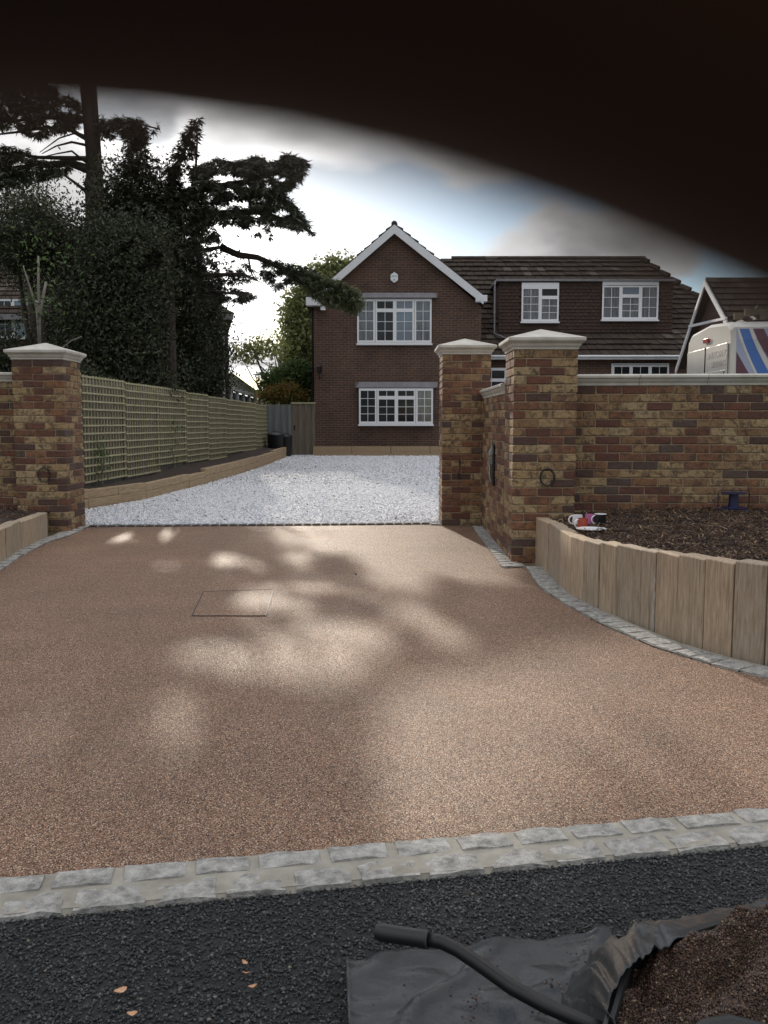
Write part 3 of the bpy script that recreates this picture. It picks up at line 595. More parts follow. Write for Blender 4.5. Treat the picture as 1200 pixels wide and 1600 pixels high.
# climbers on the trellis
for (px, py, Y, hgt, lab) in ((205,765,13.3,.55,'small climber with a few green leaves at the foot of the near trellis'),(305,742,17.2,.95,'taller thin climber tied to the trellis in the middle of the fence')):
    b_ = Vector((FXl(Y)+.1, Y, .36)); t = thing('climbing_plant', b_, lab, 'plant')
    path = [b_+Vector((random.uniform(-.03,.03), random.uniform(-.05,.05), hgt*i/6)) for i in range(7)]
    MB().tube(path, [.009-.001*i for i in range(7)], 6).build('stem', t, M['palebark'])
    q = np.array([path[RNG.integers(1, 7)] for _ in range(90 if hgt < .7 else 60)])+RNG.normal(0, .07, (90 if hgt < .7 else 60, 3)); leaves('foliage', q, .035, M['bush'], t)

# ------------------------------------------------------------ far fence, gate and bins
YG = 27.8
def boards(name, px0, px1, ytop, n, mat, label, cat, rail=None):
    a = P(px0, ytop, YG); b = P(px1, ytop, YG); zb = g(YG); t = thing(name, (a.x, YG, zb), label, cat, local=True)
    w = (b.x-a.x)/n; hh = a.z-zb; me = None
    for i in range(n):
        if me is None: o = MB().box(.001, w+.004, 0, .02, .03, hh).build('board', t, mat); me = o
        else: o = me.copy(); COL.objects.link(o); o.parent = t
        o.location = (i*w, .021*(i % 2), 0)
    MB().box(0, b.x-a.x, .045, .09, hh*.5-.04, hh*.5+.04).build('rail', t, mat); MB().box(-.05, .03, .02, .12, 0, hh+.02).build('post', t, mat)
    if rail: MB().box(-.02, b.x-a.x+.02, -.02, .05, hh+.001, hh+.05).build('top_rail', t, rail)
    return t
boards('board_fence', 408, 455, 632, 9, M['greyboard'], 'grey close board fence behind the dustbins', 'fence')
gt = boards('side_gate', 456, 492, 631, 7, M['brownboard'], 'brown wooden side gate beside the brick house corner', 'gate', M['trellis'])
MB().box(.06, .10, -.03, .0, .8, .95).build('latch', gt, M['blackmetal'])
for (px, py, r_, h_, lab) in ((431,709,.26,.62,'larger black dustbin with lid and handle at the far end of the fence'),(447,709,.20,.56,'smaller black dustbin beside the side gate')):
    c = P(px, py, 26.9 if r_ > .22 else 27.2); c.z = g(26.9)+.02
    t = thing('dustbin', c, lab, 'dustbin', 'black dustbins by the far fence', local=True)
    MB().lathe((0,0,0), [(r_*.82,0),(r_*.86,.05),(r_*.97,h_),(r_,h_+.01)], 20).build('body', t, M['black'], autosmooth=35)
    MB().lathe((0,0,h_+.012), [(r_*1.05,0),(r_*1.05,.03),(r_*.8,.07),(r_*.2,.09)], 20).build('lid', t, M['black'], autosmooth=35)
    MB().tube([(-.08,0,h_+.09),(-.06,0,h_+.14),(.06,0,h_+.14),(.08,0,h_+.09)], .012, 6).build('handle', t, M['black'])

# ------------------------------------------------------------ windows
def window(par, x0, x1, z0, z1, y, lights, mats, sill=True, fr=.055, label=None, proj=.06):
    """frame = child of the house; each light has a pane and glazing bars as sub-parts. lights: (u0,u1,v0,v1,cols,rows)"""
    w, h = x1-x0, z1-z0; m_ = MB(); yf = y-proj
    us = sorted(set([l[0] for l in lights]+[l[1] for l in lights])); 
    rects = [(x0+l[0]*w, x0+l[1]*w, z0+l[2]*h, z0+l[3]*h) for l in lights]
    # surround built as beams round every light
    m_.box(x0, x1, yf, y, z1-fr*.7, z1); m_.box(x0, x1, yf, y, z0, z0+fr*.7); m_.box(x0, x0+fr*.7, yf, y, z0+fr*.7, z1-fr*.7); m_.box(x1-fr*.7, x1, yf, y, z0+fr*.7, z1-fr*.7)
    for (a, b, c, d) in rects:
        k = fr; m_.box(a, b, yf-.012, y, d-k, d); m_.box(a, b, yf-.012, y, c, c+k); m_.box(a, a+k, yf-.0118, y, c+k, d-k); m_.box(b-k, b, yf-.0118, y, c+k, d-k)
    f = m_.build('window', par, M['white'])
    if label: f['label'] = label
    for i, (l, (a, b, c, d)) in enumerate(zip(lights, rects)):
        a, b, c, d = a+fr, b-fr, c+fr, d-fr
        MB().box(a, b, yf+.015, yf+.022, c, d).build('pane', f, mats[i % len(mats)])
        q = MB(); nc, nr_ = l[4], l[5]
        for j in range(1, nc): xx = a+(b-a)*j/nc; q.box(xx-.008, xx+.008, yf+.003, yf+.0149, c, d)
        for j in range(1, nr_): zz_ = c+(d-c)*j/nr_; q.box(a, b, yf+.0035, yf+.0148, zz_-.008, zz_+.008)
        if nc > 1 or nr_ > 1: q.build('glazing_bar', f, M['white'])
    if sill: MB().box(x0-.03, x1+.03, y-proj-.06, y, z0-.05, z0-.001).build('sill', f, M['white'])
    return f
def tiles(name, par, A, B, C, D, gauge, width, mat, keep=None, thick=.018, over=1.25, jit=.006):
    """A,B eave left/right; D,C ridge left/right. one joined mesh of overlapping tiles"""
    A, B, C, D = map(Vector, (A, B, C, D)); nr = max(1, round(((D-A).length+(C-B).length)/2/gauge)); V = []; F = []
    nrm = (B-A).cross(D-A).normalized()
    for r_ in range(nr):
        v0, v1 = r_/nr, min(1, (r_+over)/nr); a0, b0 = A.lerp(D, v0), B.lerp(C, v0); a1, b1 = A.lerp(D, v1), B.lerp(C, v1)
        nc = max(1, round((b0-a0).length/width)); sh = .5 if r_ % 2 else 0
        for c in range(-1 if sh else 0, nc):
            u0, u1 = max(0, (c+sh)/nc), min(1, (c+1+sh)/nc)
            if u1-u0 < .1/nc: continue
            cen = a0.lerp(b0, (u0+u1)/2)
            if keep and not keep(cen): continue
            e = .03/nc; lift0 = nrm*(thick*1.4+random.uniform(0, jit)); lift1 = nrm*.002
            p = [a0.lerp(b0, u0+e)+lift0, a0.lerp(b0, u1-e)+lift0, a1.lerp(b1, u1-e)+lift1, a1.lerp(b1, u0+e)+lift1]
            b = len(V); V += [tuple(x-nrm*thick) for x in p]+[tuple(x) for x in p]
            F += [(b+4,b+5,b+6,b+7),(b,b+1,b+5,b+4),(b+1,b+2,b+6,b+5),(b+3,b,b+4,b+7)]
    o = fast(name, V, F, par, mat); o['kind'] = 'stuff'; return o

# ------------------------------------------------------------ the brick house
HY = 28.5; hz = g(HY)
def hx(px, Y=HY): return (px-600)/FPX*Y*1.0
def W2(px, py, Y=HY): p = P(px, py, Y); return p.x, p.z
house = thing('brick_house', (0, HY, hz), 'dark red brick house with white gabled front and long tiled wing', 'house')
xL = P(491,600,HY).x; xR = P(751,600,HY).x; apx, apz = W2(616,352); _, ez = W2(0,474); xm = (xL+xR)/2
fz = P(616,362,HY).z
el = P(491,470,HY).z; sl_ = (fz-el)/(apx-xL); 
MB().prism([(xL,hz-.2),(xR,hz-.2),(xR,fz-sl_*(xR-apx)),(apx,fz),(xL,el)], HY, HY+7.5).build('gable_wall', house, M['housebrick'])
# gable roof
az = apz; ovh = .22; ex0, ez0 = W2(480,472); ex1, ez1 = W2(760,469)
for (ex, ez_, sgn) in ((ex0, ez0, -1), (ex1, ez1, 1)):
    A = Vector((ex, HY-ovh, ez_)); Dv = Vector((apx, HY-ovh, az)); A2 = A+Vector((0, 7.9, 0)); D2 = Dv+Vector((0, 7.9, 0))
    MB().hexa([A-Vector((0,0,.06)), A2-Vector((0,0,.06)), D2-Vector((0,0,.06)), Dv-Vector((0,0,.06)), A, A2, D2, Dv]).build('roof', house, M['tile'])
    if sgn < 0: tiles('roof_tiles', house, A2, A, Dv, D2, .3, .3, M['tile'], thick=.035, jit=.02)
    else: tiles('roof_tiles', house, A, A2, D2, Dv, .3, .3, M['tile'], thick=.035, jit=.02)
# bargeboards
bw = .25
def barge(par, p0, p1, w, th, y, mat=None, name='bargeboard'):
    (xa, za), (xb, zb) = p0, p1; return MB().hexa([(xa,y,za-w),(xb,y,zb-w),(xb,y+th,zb-w),(xa,y+th,za-w),(xa,y,za),(xb,y,zb),(xb,y+th,zb),(xa,y+th,za)]).build(name, par, mat or M['barge'])
barge(house, (ex0+.12, ez0+.11), (apx, az-.03), bw*1.1, .04, HY-ovh-.045); barge(house, (apx+.002, az-.03), (ex1-.12, ez1+.11), bw*1.1, .04, HY-ovh-.045)
for (a, b, c, d) in ((479,505,466,479), (742,760,463,473)):
    x0_, z0_ = W2(a, d); x1_, z1_ = W2(b, c); MB().box(x0_, x1_, HY-ovh-.05, HY+.02, z0_, z1_).build('boxed_eave', house, M['barge'], bevel=.01)
    MB().box((x0_ if a < 600 else x1_-.12), (x0_+.12 if a < 600 else x1_), HY+.03, HY+7.4, z0_, z0_+.12).build('gutter', house, M['blackmetal'])
MB().tube([(xL-.05,HY+.1,ez0-.3),(xL-.05,HY+.1,hz)], .035, 8).build('downpipe', house, M['blackmetal'])
# windows of the gable
def win_px(par, r, Y, lights, mats, **k):
    x0_, z1_ = W2(r[0], r[1], Y); x1_, z0_ = W2(r[2], r[3], Y); return window(par, x0_, x1_, z0_, z1_, Y, lights, mats, **k)
bay = [(.0,.24,.03,.98,2,4),(.245,.505,.74,.98,2,1),(.245,.505,.03,.74,2,3),(.505,.765,.74,.98,2,1),(.505,.765,.03,.74,2,3),(.77,1.0,.03,.98,2,4)]
win_px(house, (558,467,674,537), HY, bay, [M['net'],M['glass'],M['glass'],M['skyglass'],M['skyglass'],M['net']], label='upper gable window, four lights with pale reflections')
win_px(house, (561,607,676,663), HY, bay, [M['glass'],M['glass'],M['glass'],M['glass'],M['glass'],M['net']], label='ground floor gable window, four lights, dark panes', proj=.14)
for (a, b, c, d) in ((562,684,458,466), (555,684,597,606)):
    x0_, z0_ = W2(a, d); x1_, z1_ = W2(b, c); MB().hexa([(x0_+.05,HY-.16,z0_),(x1_-.05,HY-.16,z0_),(x1_,HY,z0_),(x0_,HY,z0_),(x0_+.12,HY-.10,z1_),(x1_-.12,HY-.10,z1_),(x1_,HY,z1_),(x0_,HY,z1_)]).build('lead_canopy', house, M['lead'])
# low sleeper edging at the foot of the house
x0_ = hx(492); t = thing('sleeper_border', (x0_, HY-.6, hz), 'oak sleepers laid along the foot of the brick house gable', 'retaining wall', local=True)
for i in range(4):
    for lv in range(2):
        o = MB().box(-.6, .6, -.05, .05, -.08, .07).build('sleeper', t, M['oak_long']); o.location = (.61+i*1.22+(.0 if lv == 0 else .0), -.2+lv*.03, .06+lv*.155)
# long wing
YW = 29.6; YR = 33.4; xw1 = 13.0
_, rz_ = W2(850, 404, YR); _, wez = W2(960, 556, YW); xr_end = hx(990, YR)
MB().box(xR+.002, xw1, YW+.3, YR+3.5, hz-.2, wez+.1).build('wing_wall', house, M['housebrick'])
A = Vector((xR-1.0, YW, wez)); B = Vector((xw1+.2, YW, wez)); C = Vector((xr_end, YR, rz_)); D = Vector((xR-1.0, YR, rz_))
MB().add([A, B, C, D, A-Vector((0,0,.08)), B-Vector((0,0,.08)), C-Vector((0,0,.08)), D-Vector((0,0,.08))], [(0,1,2,3),(7,6,5,4),(0,4,5,1),(1,5,6,2),(2,6,7,3),(3,7,4,0)]).build('roof', house, M['tile'])
B2 = Vector((xw1+.2, 37.2, wez)); MB().add([B, B2, C], [(0,1,2)]).build('hip_roof', house, M['tile']); MB().add([D, C, Vector((xw1+.2,37.2,wez)), Vector((xR-1,37.2,wez))], [(0,1,2,3)]).build('roof', house, M['tile'])
# dormer
YD = 30.35; dx0, dz1 = W2(780, 440, YD); dx1, dz0 = W2(1050, 517, YD)
slope = (rz_-wez)/(YR-YW)
def rsurf(y): return wez+slope*(y-YW)
def keep(c):
    return not (dx0 < c.x < dx1 and YD < c.y < YW+(dz1-wez)/slope)
tiles('roof_tiles', house, A, B, C, D, .30, .30, M['tile'], keep=keep, thick=.04, jit=.03)
tiles('roof_tiles', house, B, B2, C, C, .33, .30, M['tile'], thick=.04, jit=.02)
MB().box(dx0, dx1, YD+.03, YW+(dz1-wez)/slope, dz0-.15, dz1).build('dormer', house, M['tilehung'])
MB().box(dx0-.12, dx1+.04, YD-.12, YW+(dz1-wez)/slope+.05, dz1+.001, dz1+.07).build('dormer_roof', house, M['lead'])
wd1 = (815,442,872,503); wd2 = (941,438,1027,500)
wr = [(W2(w_[0], w_[3], YD)[0]-.03, W2(w_[2], w_[3], YD)[0]+.03, W2(0, w_[3], YD)[1]-.03, W2(0, w_[1], YD)[1]) for w_ in (wd1, wd2)]
tiles('hung_tiles', house, (dx0,YD+.02,dz0-.05), (dx1,YD+.02,dz0-.05), (dx1,YD+.02,dz1-.02), (dx0,YD+.02,dz1-.02), .11, .17, M['tilehung'], keep=lambda c: not any(a < c.x < b and e-.04 < c.z < f for a, b, e, f in wr), thick=.02, jit=.008)
for (r_, lt, mm, lb_) in ((wd1, [(0,.5,.02,.88,2,4),(.5,1,.62,.88,1,1),(.5,1,.02,.62,2,3)], [M['net'],M['glass'],M['net']], 'narrow two light dormer window'), (wd2, [(0,.33,.02,.86,2,3),(.33,.68,.60,.86,1,1),(.33,.68,.02,.60,2,3),(.68,1,.02,.86,2,3)], [M['net'],M['skyglass'],M['net'],M['net']], 'wide dormer window with net curtains')):
    f = win_px(house, r_, YD+.01, lt, mm, label=lb_)
    x0_, z1_ = W2(r_[0], r_[1], YD); x1_, _ = W2(r_[2], r_[3], YD); MB().box(x0_, x1_, YD-.065, YD, z1_-.16, z1_-.008).build('head_panel', f, M['white'])
MB().box(xR-.1, xw1+.2, YW-.06, YW-.0, wez-.12, wez-.03).build('fascia', house, M['barge'])
MB().tube([(xR-.1,YW-.11,wez-.02),(xw1+.2,YW-.11,wez-.02)], .04, 8).build('gutter', house, M['barge'])
win_px(house, (955,568,1043,622), YW+.3, [(.02,.34,.03,.95,2,2),(.34,.67,.03,.95,2,2),(.67,1,.03,.95,2,2)], [M['glass']], label='ground floor window of the wing, just above the garden wall')
win_px(house, (700,575,790,625), YW+.3, [(0,.5,.03,.95,2,3),(.5,1,.62,.97,2,1),(.5,1,.03,.62,2,2)], [M['glass']], label='ground floor window seen between the two right piers')
MB().tube([(dx0-.1,YD+.05,dz1+.05),(dx0-.16,YD-.1,dz1-.1),(dx0-.16,YD-.12,dz0-.1),(dx0+.2,YD-.5,dz0-.3)], .03, 8).build('downpipe', house, M['lead'])
# ridge tiles
rt = MB()
for i in range(int((xr_end-xR+1)/.42)):
    x = xR-.6+i*.42; rt.tube([(x, YR, rz_+.0), (x+.415, YR, rz_+.0)], [.09,.094], 8)
for i in range(12):
    p = C.lerp(B, i/13.0); q = C.lerp(B, (i+.85)/13.0); rt.tube([p+Vector((0,0,.01)), q+Vector((0,0,.06))], [.10,.13], 7)
for i in range(17):
    rt.tube([(apx, HY-ovh+i*.45, az+.0), (apx, HY-ovh+i*.45+.43, az+.01)], [.1,.105], 7)
rt.build('ridge_tiles', house, M['tile'])['kind'] = 'stuff'
# things on the gable wall
c = P(616,434,HY-.001); t = thing('alarm_box', (c.x, HY-.02, c.z), 'white hexagonal burglar alarm box high on the brick gable', 'alarm box', local=True)
m_ = MB(); h6 = [(math.sin(a)*.15*(.9), math.cos(a)*.17) for a in [R(60*i) for i in range(6)]][::-1]; m_.prism(h6, -.05, .02); m_.build('housing', t, M['white'], bevel=.012)
MB().box(-.09,.09,-.056,-.051,.03,.055).build('label_print', t, M['teal2']); MB().box(-.025,.025,-.06,-.051,-.09,-.05).build('strobe', t, M['steel'])
c = P(503,479,HY); t = thing('security_light', (c.x, HY-.02, c.z), 'small white floodlight under the left eave of the brick gable', 'security light', local=True)
MB().tube([(0,.02,0),(0,-.1,0),(.02,-.14,-.04)], .02, 8).build('bracket', t, M['white']); MB().hexa([(-.03,-.18,-.14),(.13,-.18,-.14),(.13,-.08,-.12),(-.03,-.08,-.12),(-.05,-.16,-.02),(.11,-.16,-.02),(.11,-.07,0),(-.05,-.07,0)]).build('lamp_head', t, M['white'], bevel=.01)
c = P(500,583,HY); t = thing('wall_lantern', (c.x, HY-.0, c.z), 'black carriage lantern on the left edge of the brick gable', 'wall lantern', local=True)
MB().tube([(0,0,-.15),(0,-.1,-.18),(0,-.16,-.1),(0,-.16,-.02)], .012, 6).build('bracket', t, M['blackmetal']); MB().lathe((0,-.16,-.02), [(.04,0),(.06,.02),(.09,.2),(.1,.21),(.03,.28),(.01,.33)], 6).build('lamp_body', t, M['blackmetal'])
MB().lathe((0,-.16,.03), [(.062,0),(.085,.14)], 6).build('lamp_glass', t, M['glass'])

# ------------------------------------------------------------ garage gable on the right
XG = 8.0
def onx(px, py, X=XG): d = ray(px, py); k = X/d.x; return Vector((X, d.y*k, CAM_H+d.z*k))
ap = onx(1103,434); nf = onx(1137,497); ff = onx(1057,574)
gar = thing('gabled_house', (XG, nf.y, g(nf.y)), 'dark tiled gabled house with thin white bargeboards behind the van', 'house')
yb = [nf.y+.15, ff.y-.1]
gz = g(22); MB().add([(XG+.2, yb[0], gz), (XG+.2, yb[1], gz), (XG+.2, yb[1], ff.z-.1), (XG+.2, ap.y, ap.z-.15), (XG+.2, yb[0], nf.z-.1)]+[(XG+12, yb[0], gz), (XG+12, yb[1], gz), (XG+12, yb[1], ff.z-.1), (XG+12, ap.y, ap.z-.15), (XG+12, yb[0], nf.z-.1)], [(0,1,2,3,4),(9,8,7,6,5),(0,4,9,5),(1,6,7,2),(2,7,8,3),(3,8,9,4)]).build('wall', gar, M['oldbrick'])
d12 = Vector((12.2,0,0)); up = Vector((0,0,.09))
MB().hexa([nf-up*.7, nf+d12-up*.7, ap+d12-up*.7, ap-up*.7, nf+up*.1, nf+d12+up*.1, ap+d12+up*.1, ap+up*.1]).build('roof', gar, M['tile']); MB().hexa([ap-up*.7, ap+d12-up*.7, ff+d12-up*.7, ff-up*.7, ap+up*.1, ap+d12+up*.1, ff+d12+up*.1, ff+up*.1]).build('roof', gar, M['tile'])
tiles('roof_tiles', gar, nf, nf+d12*.5, ap+d12*.5, ap, .28, .28, M['tile'], thick=.03); tiles('roof_tiles', gar, ff+d12*.5, ff, ap, ap+d12*.5, .28, .28, M['tile'], thick=.03)
for a, b, w_ in ((ap, nf, .15), (ap, ff, .15)):
    e = Vector((-.04,0,0)); z_ = Vector((0,0,w_)); s_ = Vector((0,0,.05)); MB().hexa([a-z_-s_, b-z_-s_, b-z_-s_+e, a-z_-s_+e, a-s_, b-s_, b-s_+e, a-s_+e]).build('bargeboard', gar, M['barge'])
pb = onx(1079,510); MB().bar(nf-Vector((.03,0,.0)), Vector((XG-.03, pb.y, pb.z)), .05, .06).build('tie_bar', gar, M['barge'])

# ------------------------------------------------------------ van
def text(par, s, size, loc, rot, mat, name='lettering', shx=1.0):
    cu = bpy.data.curves.new(name, 'FONT'); cu.body = s; cu.size = size; cu.extrude = .0015; cu.align_x = 'CENTER'; cu.align_y = 'CENTER'
    o = bpy.data.objects.new(name, cu); COL.objects.link(o); bpy.context.view_layer.update(); me = bpy.data.meshes.new_from_object(o.evaluated_get(bpy.context.evaluated_depsgraph_get()))
    bpy.data.objects.remove(o); me.materials.clear(); o = link(name, me, par, mat); o.location = loc; o.rotation_euler = rot; o.scale = (shx, 1, 1); return o
van = thing('parked_van', (4.10, 10.55, .05), 'white high roof van with blue and dark red stripes parked behind the garden wall', 'van', rz=R(-3), local=True)
# local: x forward (to the right), y across (0 near side .. 1.9), z up
def vsec(x, inset=0.0, h=2.42):
    pr = [(0,.35),(0,1.15),(.015,1.6),(.04,2.2),(.07,h-.05),(.18,h+.02),(.95,h+.07),(1.72,h+.02),(1.83,h-.05),(1.86,2.2),(1.885,1.6),(1.9,1.15),(1.9,.35)]
    return [(x, y+(inset if y < .95 else -inset), z) for y, z in pr]
secs = [vsec(0, .035, 2.36), vsec(.04, 0, 2.40), vsec(2.0), vsec(4.0, 0, 2.42), vsec(4.4, .02, 2.25), vsec(4.9, .05, 1.7), vsec(5.4, .10, 1.2)]
V = [p for s in secs for p in [(p[0], p[1], min(p[2], 2.0) if s is secs[5] else p[2]) for p in s]]
V = [];
for si, s in enumerate(secs):
    lim = [9, 9, 9, 9, 2.3, 1.65, 1.15][si]
    V += [(x, y, min(z, lim)) for x, y, z in s]
k = 13; F = [(i*k+j, (i+1)*k+j, (i+1)*k+j+1, i*k+j+1) for i in range(6) for j in range(12)]+[tuple(range(k)), tuple(6*k+j for j in range(k-1,-1,-1))]+[(i*k+12, (i+1)*k+12, (i+1)*k, i*k) for i in range(6)]
MB().add(V, F).build('body', van, M['vanpaint'], autosmooth=30)
# rear doors (face -x)
def rbox(name, y0, y1, z0, z1, t, mat, x=-.004, bev=.01): return MB().box(x-t, x, y0, y1, z0, z1).build(name, van, mat, bevel=bev)
d1 = rbox('rear_door', .13, .95, .45, 2.18, .022, M['vanpaint']); d2 = rbox('rear_door', .97, 1.77, .45, 2.18, .022, M['vanpaint'])
rbox('door_seam', .955, .965, .45, 2.18, .03, M['black'], bev=0)
for y_, z_ in ((.15,1.75),(1.74,1.75)): rbox('hinge', y_, y_+.02, z_, z_+.09, .04, M['black'], bev=0)
rbox('swage', .14, .94, 1.80, 1.86, .032, M['vanpaint'], bev=.006)
rbox('swage', .98, 1.76, 1.80, 1.86, .032, M['vanpaint'], bev=.006); rbox('light_bar', .86, 1.06, 2.24, 2.30, .03, M['red'], bev=.01)
rbox('tail_light', .02, .12, .9, 1.35, .03, M['red']); rbox('tail_light', 1.78, 1.88, .9, 1.35, .03, M['red'])
rbox('bumper', .0, 1.9, .35, .55, .1, M['black']); rbox('door_handle', .86, .93, 1.45, 1.62, .05, M['black'])
rot = (R(90), 0, R(-90))
text(van, 'LANDSCAPING', .125, (-.028,.50,2.06), rot, M['grey'], shx=.95); text(van, 'DRIVEWAYS', .115, (-.028,.42,1.94), rot, M['grey'], shx=.85)
text(van, 'CRANHAM & CO', .12, (-.028,.50,1.64), rot, M['teal2'], shx=.8); text(van, 'SURFACING LTD', .07, (-.028,.47,1.53), rot, M['grey'])
MB().add([(-.03,1.74-.85,1.50),(-.03,1.64-.85,1.68),(-.03,1.60-.85,1.60),(-.03,1.52-.85,1.74),(-.03,1.50-.85,1.52)], [(0,1,2),(0,2,4),(2,3,4)]).build('logo', van, M['teal'])
# stripes on the near side (face -y): slanted bands following the side
def band(x0, x1, dx, mat, z0=.6, z1=2.33, off=.004):
    v = []; n = 14
    for i in range(n+1):
        z = z0+(z1-z0)*i/n; y = np.interp(z, [.35,1.15,1.6,2.2,2.36], [0,0,.015,.04,.07]); s_ = dx*((1-(i/n))**1.25); v += [(x0+s_, y-off, z), (x1+s_*1.15, y-off, z)]
    MB().add(v, [(2*i, 2*i+1, 2*i+3, 2*i+2) for i in range(n)]).build('stripe', van, mat)
band(.055, 6.0-3.4, .0, M['vangrey'], off=.0035); band(.06, .09, .95, M['vanpaint'], off=.0055); band(.09, .20, .95, M['vanblue'], off=.006); band(.20, .245, 1.05, M['vanpaint'], off=.0055); band(.245, .37, 1.35, M['vanred'], off=.006)
MB().add([(.055,-.008,1.1),(.62,-.008,1.1),(.055,.028,2.06)], [(0,1,2)]).build('stripe', van, M['vanred'])
for x in (1.0, 4.3):
    for y in (0.02, 1.68):
        w_ = MB(); w_.tube([(x, y, .34), (x, y+.2, .34)], .34, 20); w_.build('wheel', van, M['black'], autosmooth=40)
MB().box(4.45, 4.9, -.002, .0, 1.3, 1.7).build('cab_window', van, M['glass'])
t = thing('ladder', (4.35, 10.85, 2.53), 'dark ladder lying on the roof of the white van', 'ladder', rz=R(-3), local=True)
for y_ in (0, .38): MB().box(0, 3.6, y_, y_+.03, 0.03, .11).build('stile', t, M['brownboard'])
for i in range(12): MB().tube([(.15+i*.29, .02, .07), (.15+i*.29, .39, .07)], .014, 6).build('rung', t, M['steel'])
MB().box(.1, .14, -.1, .6, -.02, .03).build('foot', t, M['black']); MB().box(3.0, 3.04, -.1, .6, -.02, .03).build('foot', t, M['black'])
t = thing('roof_aerial', (4.55, 11.1, 2.50), 'thin curved black aerial rising from the van roof', 'aerial', local=True)
MB().tube([(0,0,0),(.0,0,.12),(.06,0,.22),(.14,0,.28)], [.012,.008,.006,.004], 6).build('rod', t, M['black']); MB().lathe((0,0,-.02), [(.03,0),(.02,.04)], 10).build('base', t, M['black'])

# ------------------------------------------------------------ fittings on the piers and wall
def coil(c, r_, n, lab, yv=-.01):
    t = thing('cable_loop', c, lab, 'cable', 'looped cables left on the brick piers', local=True); m_ = MB(); pts = []
    for i in range(n*24+1):
        a = 2*math.pi*i/24; rr_ = r_*(1+.07*math.sin(a*.5+1)+.04*math.sin(a*1.7)); pts.append((rr_*math.cos(a)*.85, yv+.006*math.sin(a*.37), rr_*math.sin(a)))
    m_.tube(pts, .0045, 6); m_.build('loop', t, M['black'], True); MB().tube([(0,.01,r_*1.0),(0.005,yv-.006,r_*1.02)], .007, 6).build('wall_grommet', t, M['black']); return t
coil(P(855,746,FY-.02), .075, 3, 'black cable loop on the face of the nearest right pier')
coil(P(69,742,LY-.02), .078, 2, 'dark cable loop on the front of the left brick pier')
p = P(718,735,RY-.02); t = thing('cable_tail', p, 'short brown cable tail hanging on the far right pier', 'cable', local=True)
MB().tube([(0,.015,.10),(.0,-.012,.10),(.004,-.012,.02),(-.02,-.014,-.05),(-.012,-.014,-.11),(.006,-.014,-.10),(.0,-.014,-.03)], .005, 6).build('cable', t, M['black']); MB().box(-.006,.006,0,.015,.06,.12).build('clip', t, M['black'])
yb_ = 9.3; t = thing('wall_bracket', (FX, yb_, .62), 'tall black backplate with silver centre arm on the side brick wall', 'wall bracket', local=True)
MB().box(-.02, -.004, -.075, .075, 0, .43).build('back_plate', t, M['blackmetal'], bevel=.004); MB().hexa([(-.022,-.05,.40),(-.02,-.05,.40),(-.02,.05,.40),(-.022,.05,.40),(-.022,-.02,.49),(-.02,-.02,.49),(-.02,.02,.49),(-.022,.02,.49)]).build('top_point', t, M['blackmetal'])
MB().tube([(-.03,0,.05),(-.045,0,.10),(-.045,0,.24)], .011, 8).build('arm', t, M['steel']); MB().box(-.06,-.02,-.016,.016,.22,.30).build('clamp', t, M['steel'], bevel=.003); MB().hexa([(-.06,-.014,.31),(-.02,-.014,.33),(-.02,.014,.33),(-.06,.014,.31),(-.06,-.01,.36),(-.02,-.01,.43),(-.02,.01,.43),(-.06,.01,.36)]).build('hook', t, M['steel'])
for z_ in (.03, .2, .38): MB().tube([(-.021,.045,z_),(-.028,.045,z_)], .007, 8).build('bolt', t, M['steel'])

# ------------------------------------------------------------ mugs and cable reel in the bed
def onbed(px, py, z): d = ray(px, py); k = (z-CAM_H)/d.z; return Vector((0,0,CAM_H))+d*k
bz = .45
def mug(px, py, mat, lab, ha, h=.082, r_=.040):
    c = onbed(px, py, bz); t = thing('mug', c, lab, 'mug', 'tea mugs on the bark mulch', local=True)
    MB().lathe((0,0,0), [(r_*.85,0),(r_,.006),(r_,h),(r_*.92,h),(r_*.88,.012),(.002,.012)], 24).build('body', t, mat, autosmooth=35)
    MB().lathe((0,0,h*.55), [(r_*.9,0),(r_*.9,.001)], 20).build('tea', t, M['tea'])
    pts = [Vector((math.cos(ha), math.sin(ha), 0))*(r_*.95+.032*math.sin(a)) + Vector((0,0,h*.5+.033*math.cos(a))) for a in [math.pi*i/8 for i in range(9)]]
    MB().tube(pts, .006, 8).build('handle', t, M['mugwhite'] , True); return t
mug(902,820,M['mugwhite'],'white mug at the left of the group, handle facing left',R(180)); mug(910,826,M['mugred'],'orange red mug with white handle in front of the white one',R(200)); mug(922,819,M['mugpink'],'pink mug standing behind the orange red one',R(0)); mug(938,820,M['mugblack'],'black mug with white rim and handle, rightmost of the mugs',R(185),.086,.045)
c = onbed(938,801,bz+.1); c = onbed(938,820,bz); c.z = bz+.086; t = MB().lathe(c, [(.047,0),(.05,.004),(.046,.006)], 24).build('saucer_lid', None, M['mugwhite'], autosmooth=40); setp(t, 'white disc covering the top of the black mug', 'lid')
c = onbed(924,829,bz+.012); t = thing('plate', c, 'white oval plate lying on the mulch before the mugs', 'plate', local=True); MB().lathe((0,0,0), [(.06,0),(.075,.006),(.115,.014),(.117,.017),(.075,.010),(.002,.006)], 32).build('dish', t, M['mugwhite'], autosmooth=50)
wb = P(1144,785,7.95); c = Vector((wb.x, 7.92, .50)); t = thing('cable_reel', c, 'dark blue plastic cable reel standing against the right garden wall', 'cable reel', local=True)
MB().lathe((0,0,.012), [(.11,0),(.11,.010),(.045,.014),(.04,.13),(.11,.134),(.11,.144)], 24).build('spool', t, M['navy'], autosmooth=40)
fr_ = MB(); 
for x_ in (-.14, .14): fr_.tube([(x_,-.02,0),(x_,0,.02),(x_,0,.16),(x_*.8,0,.175)], .004, 6)
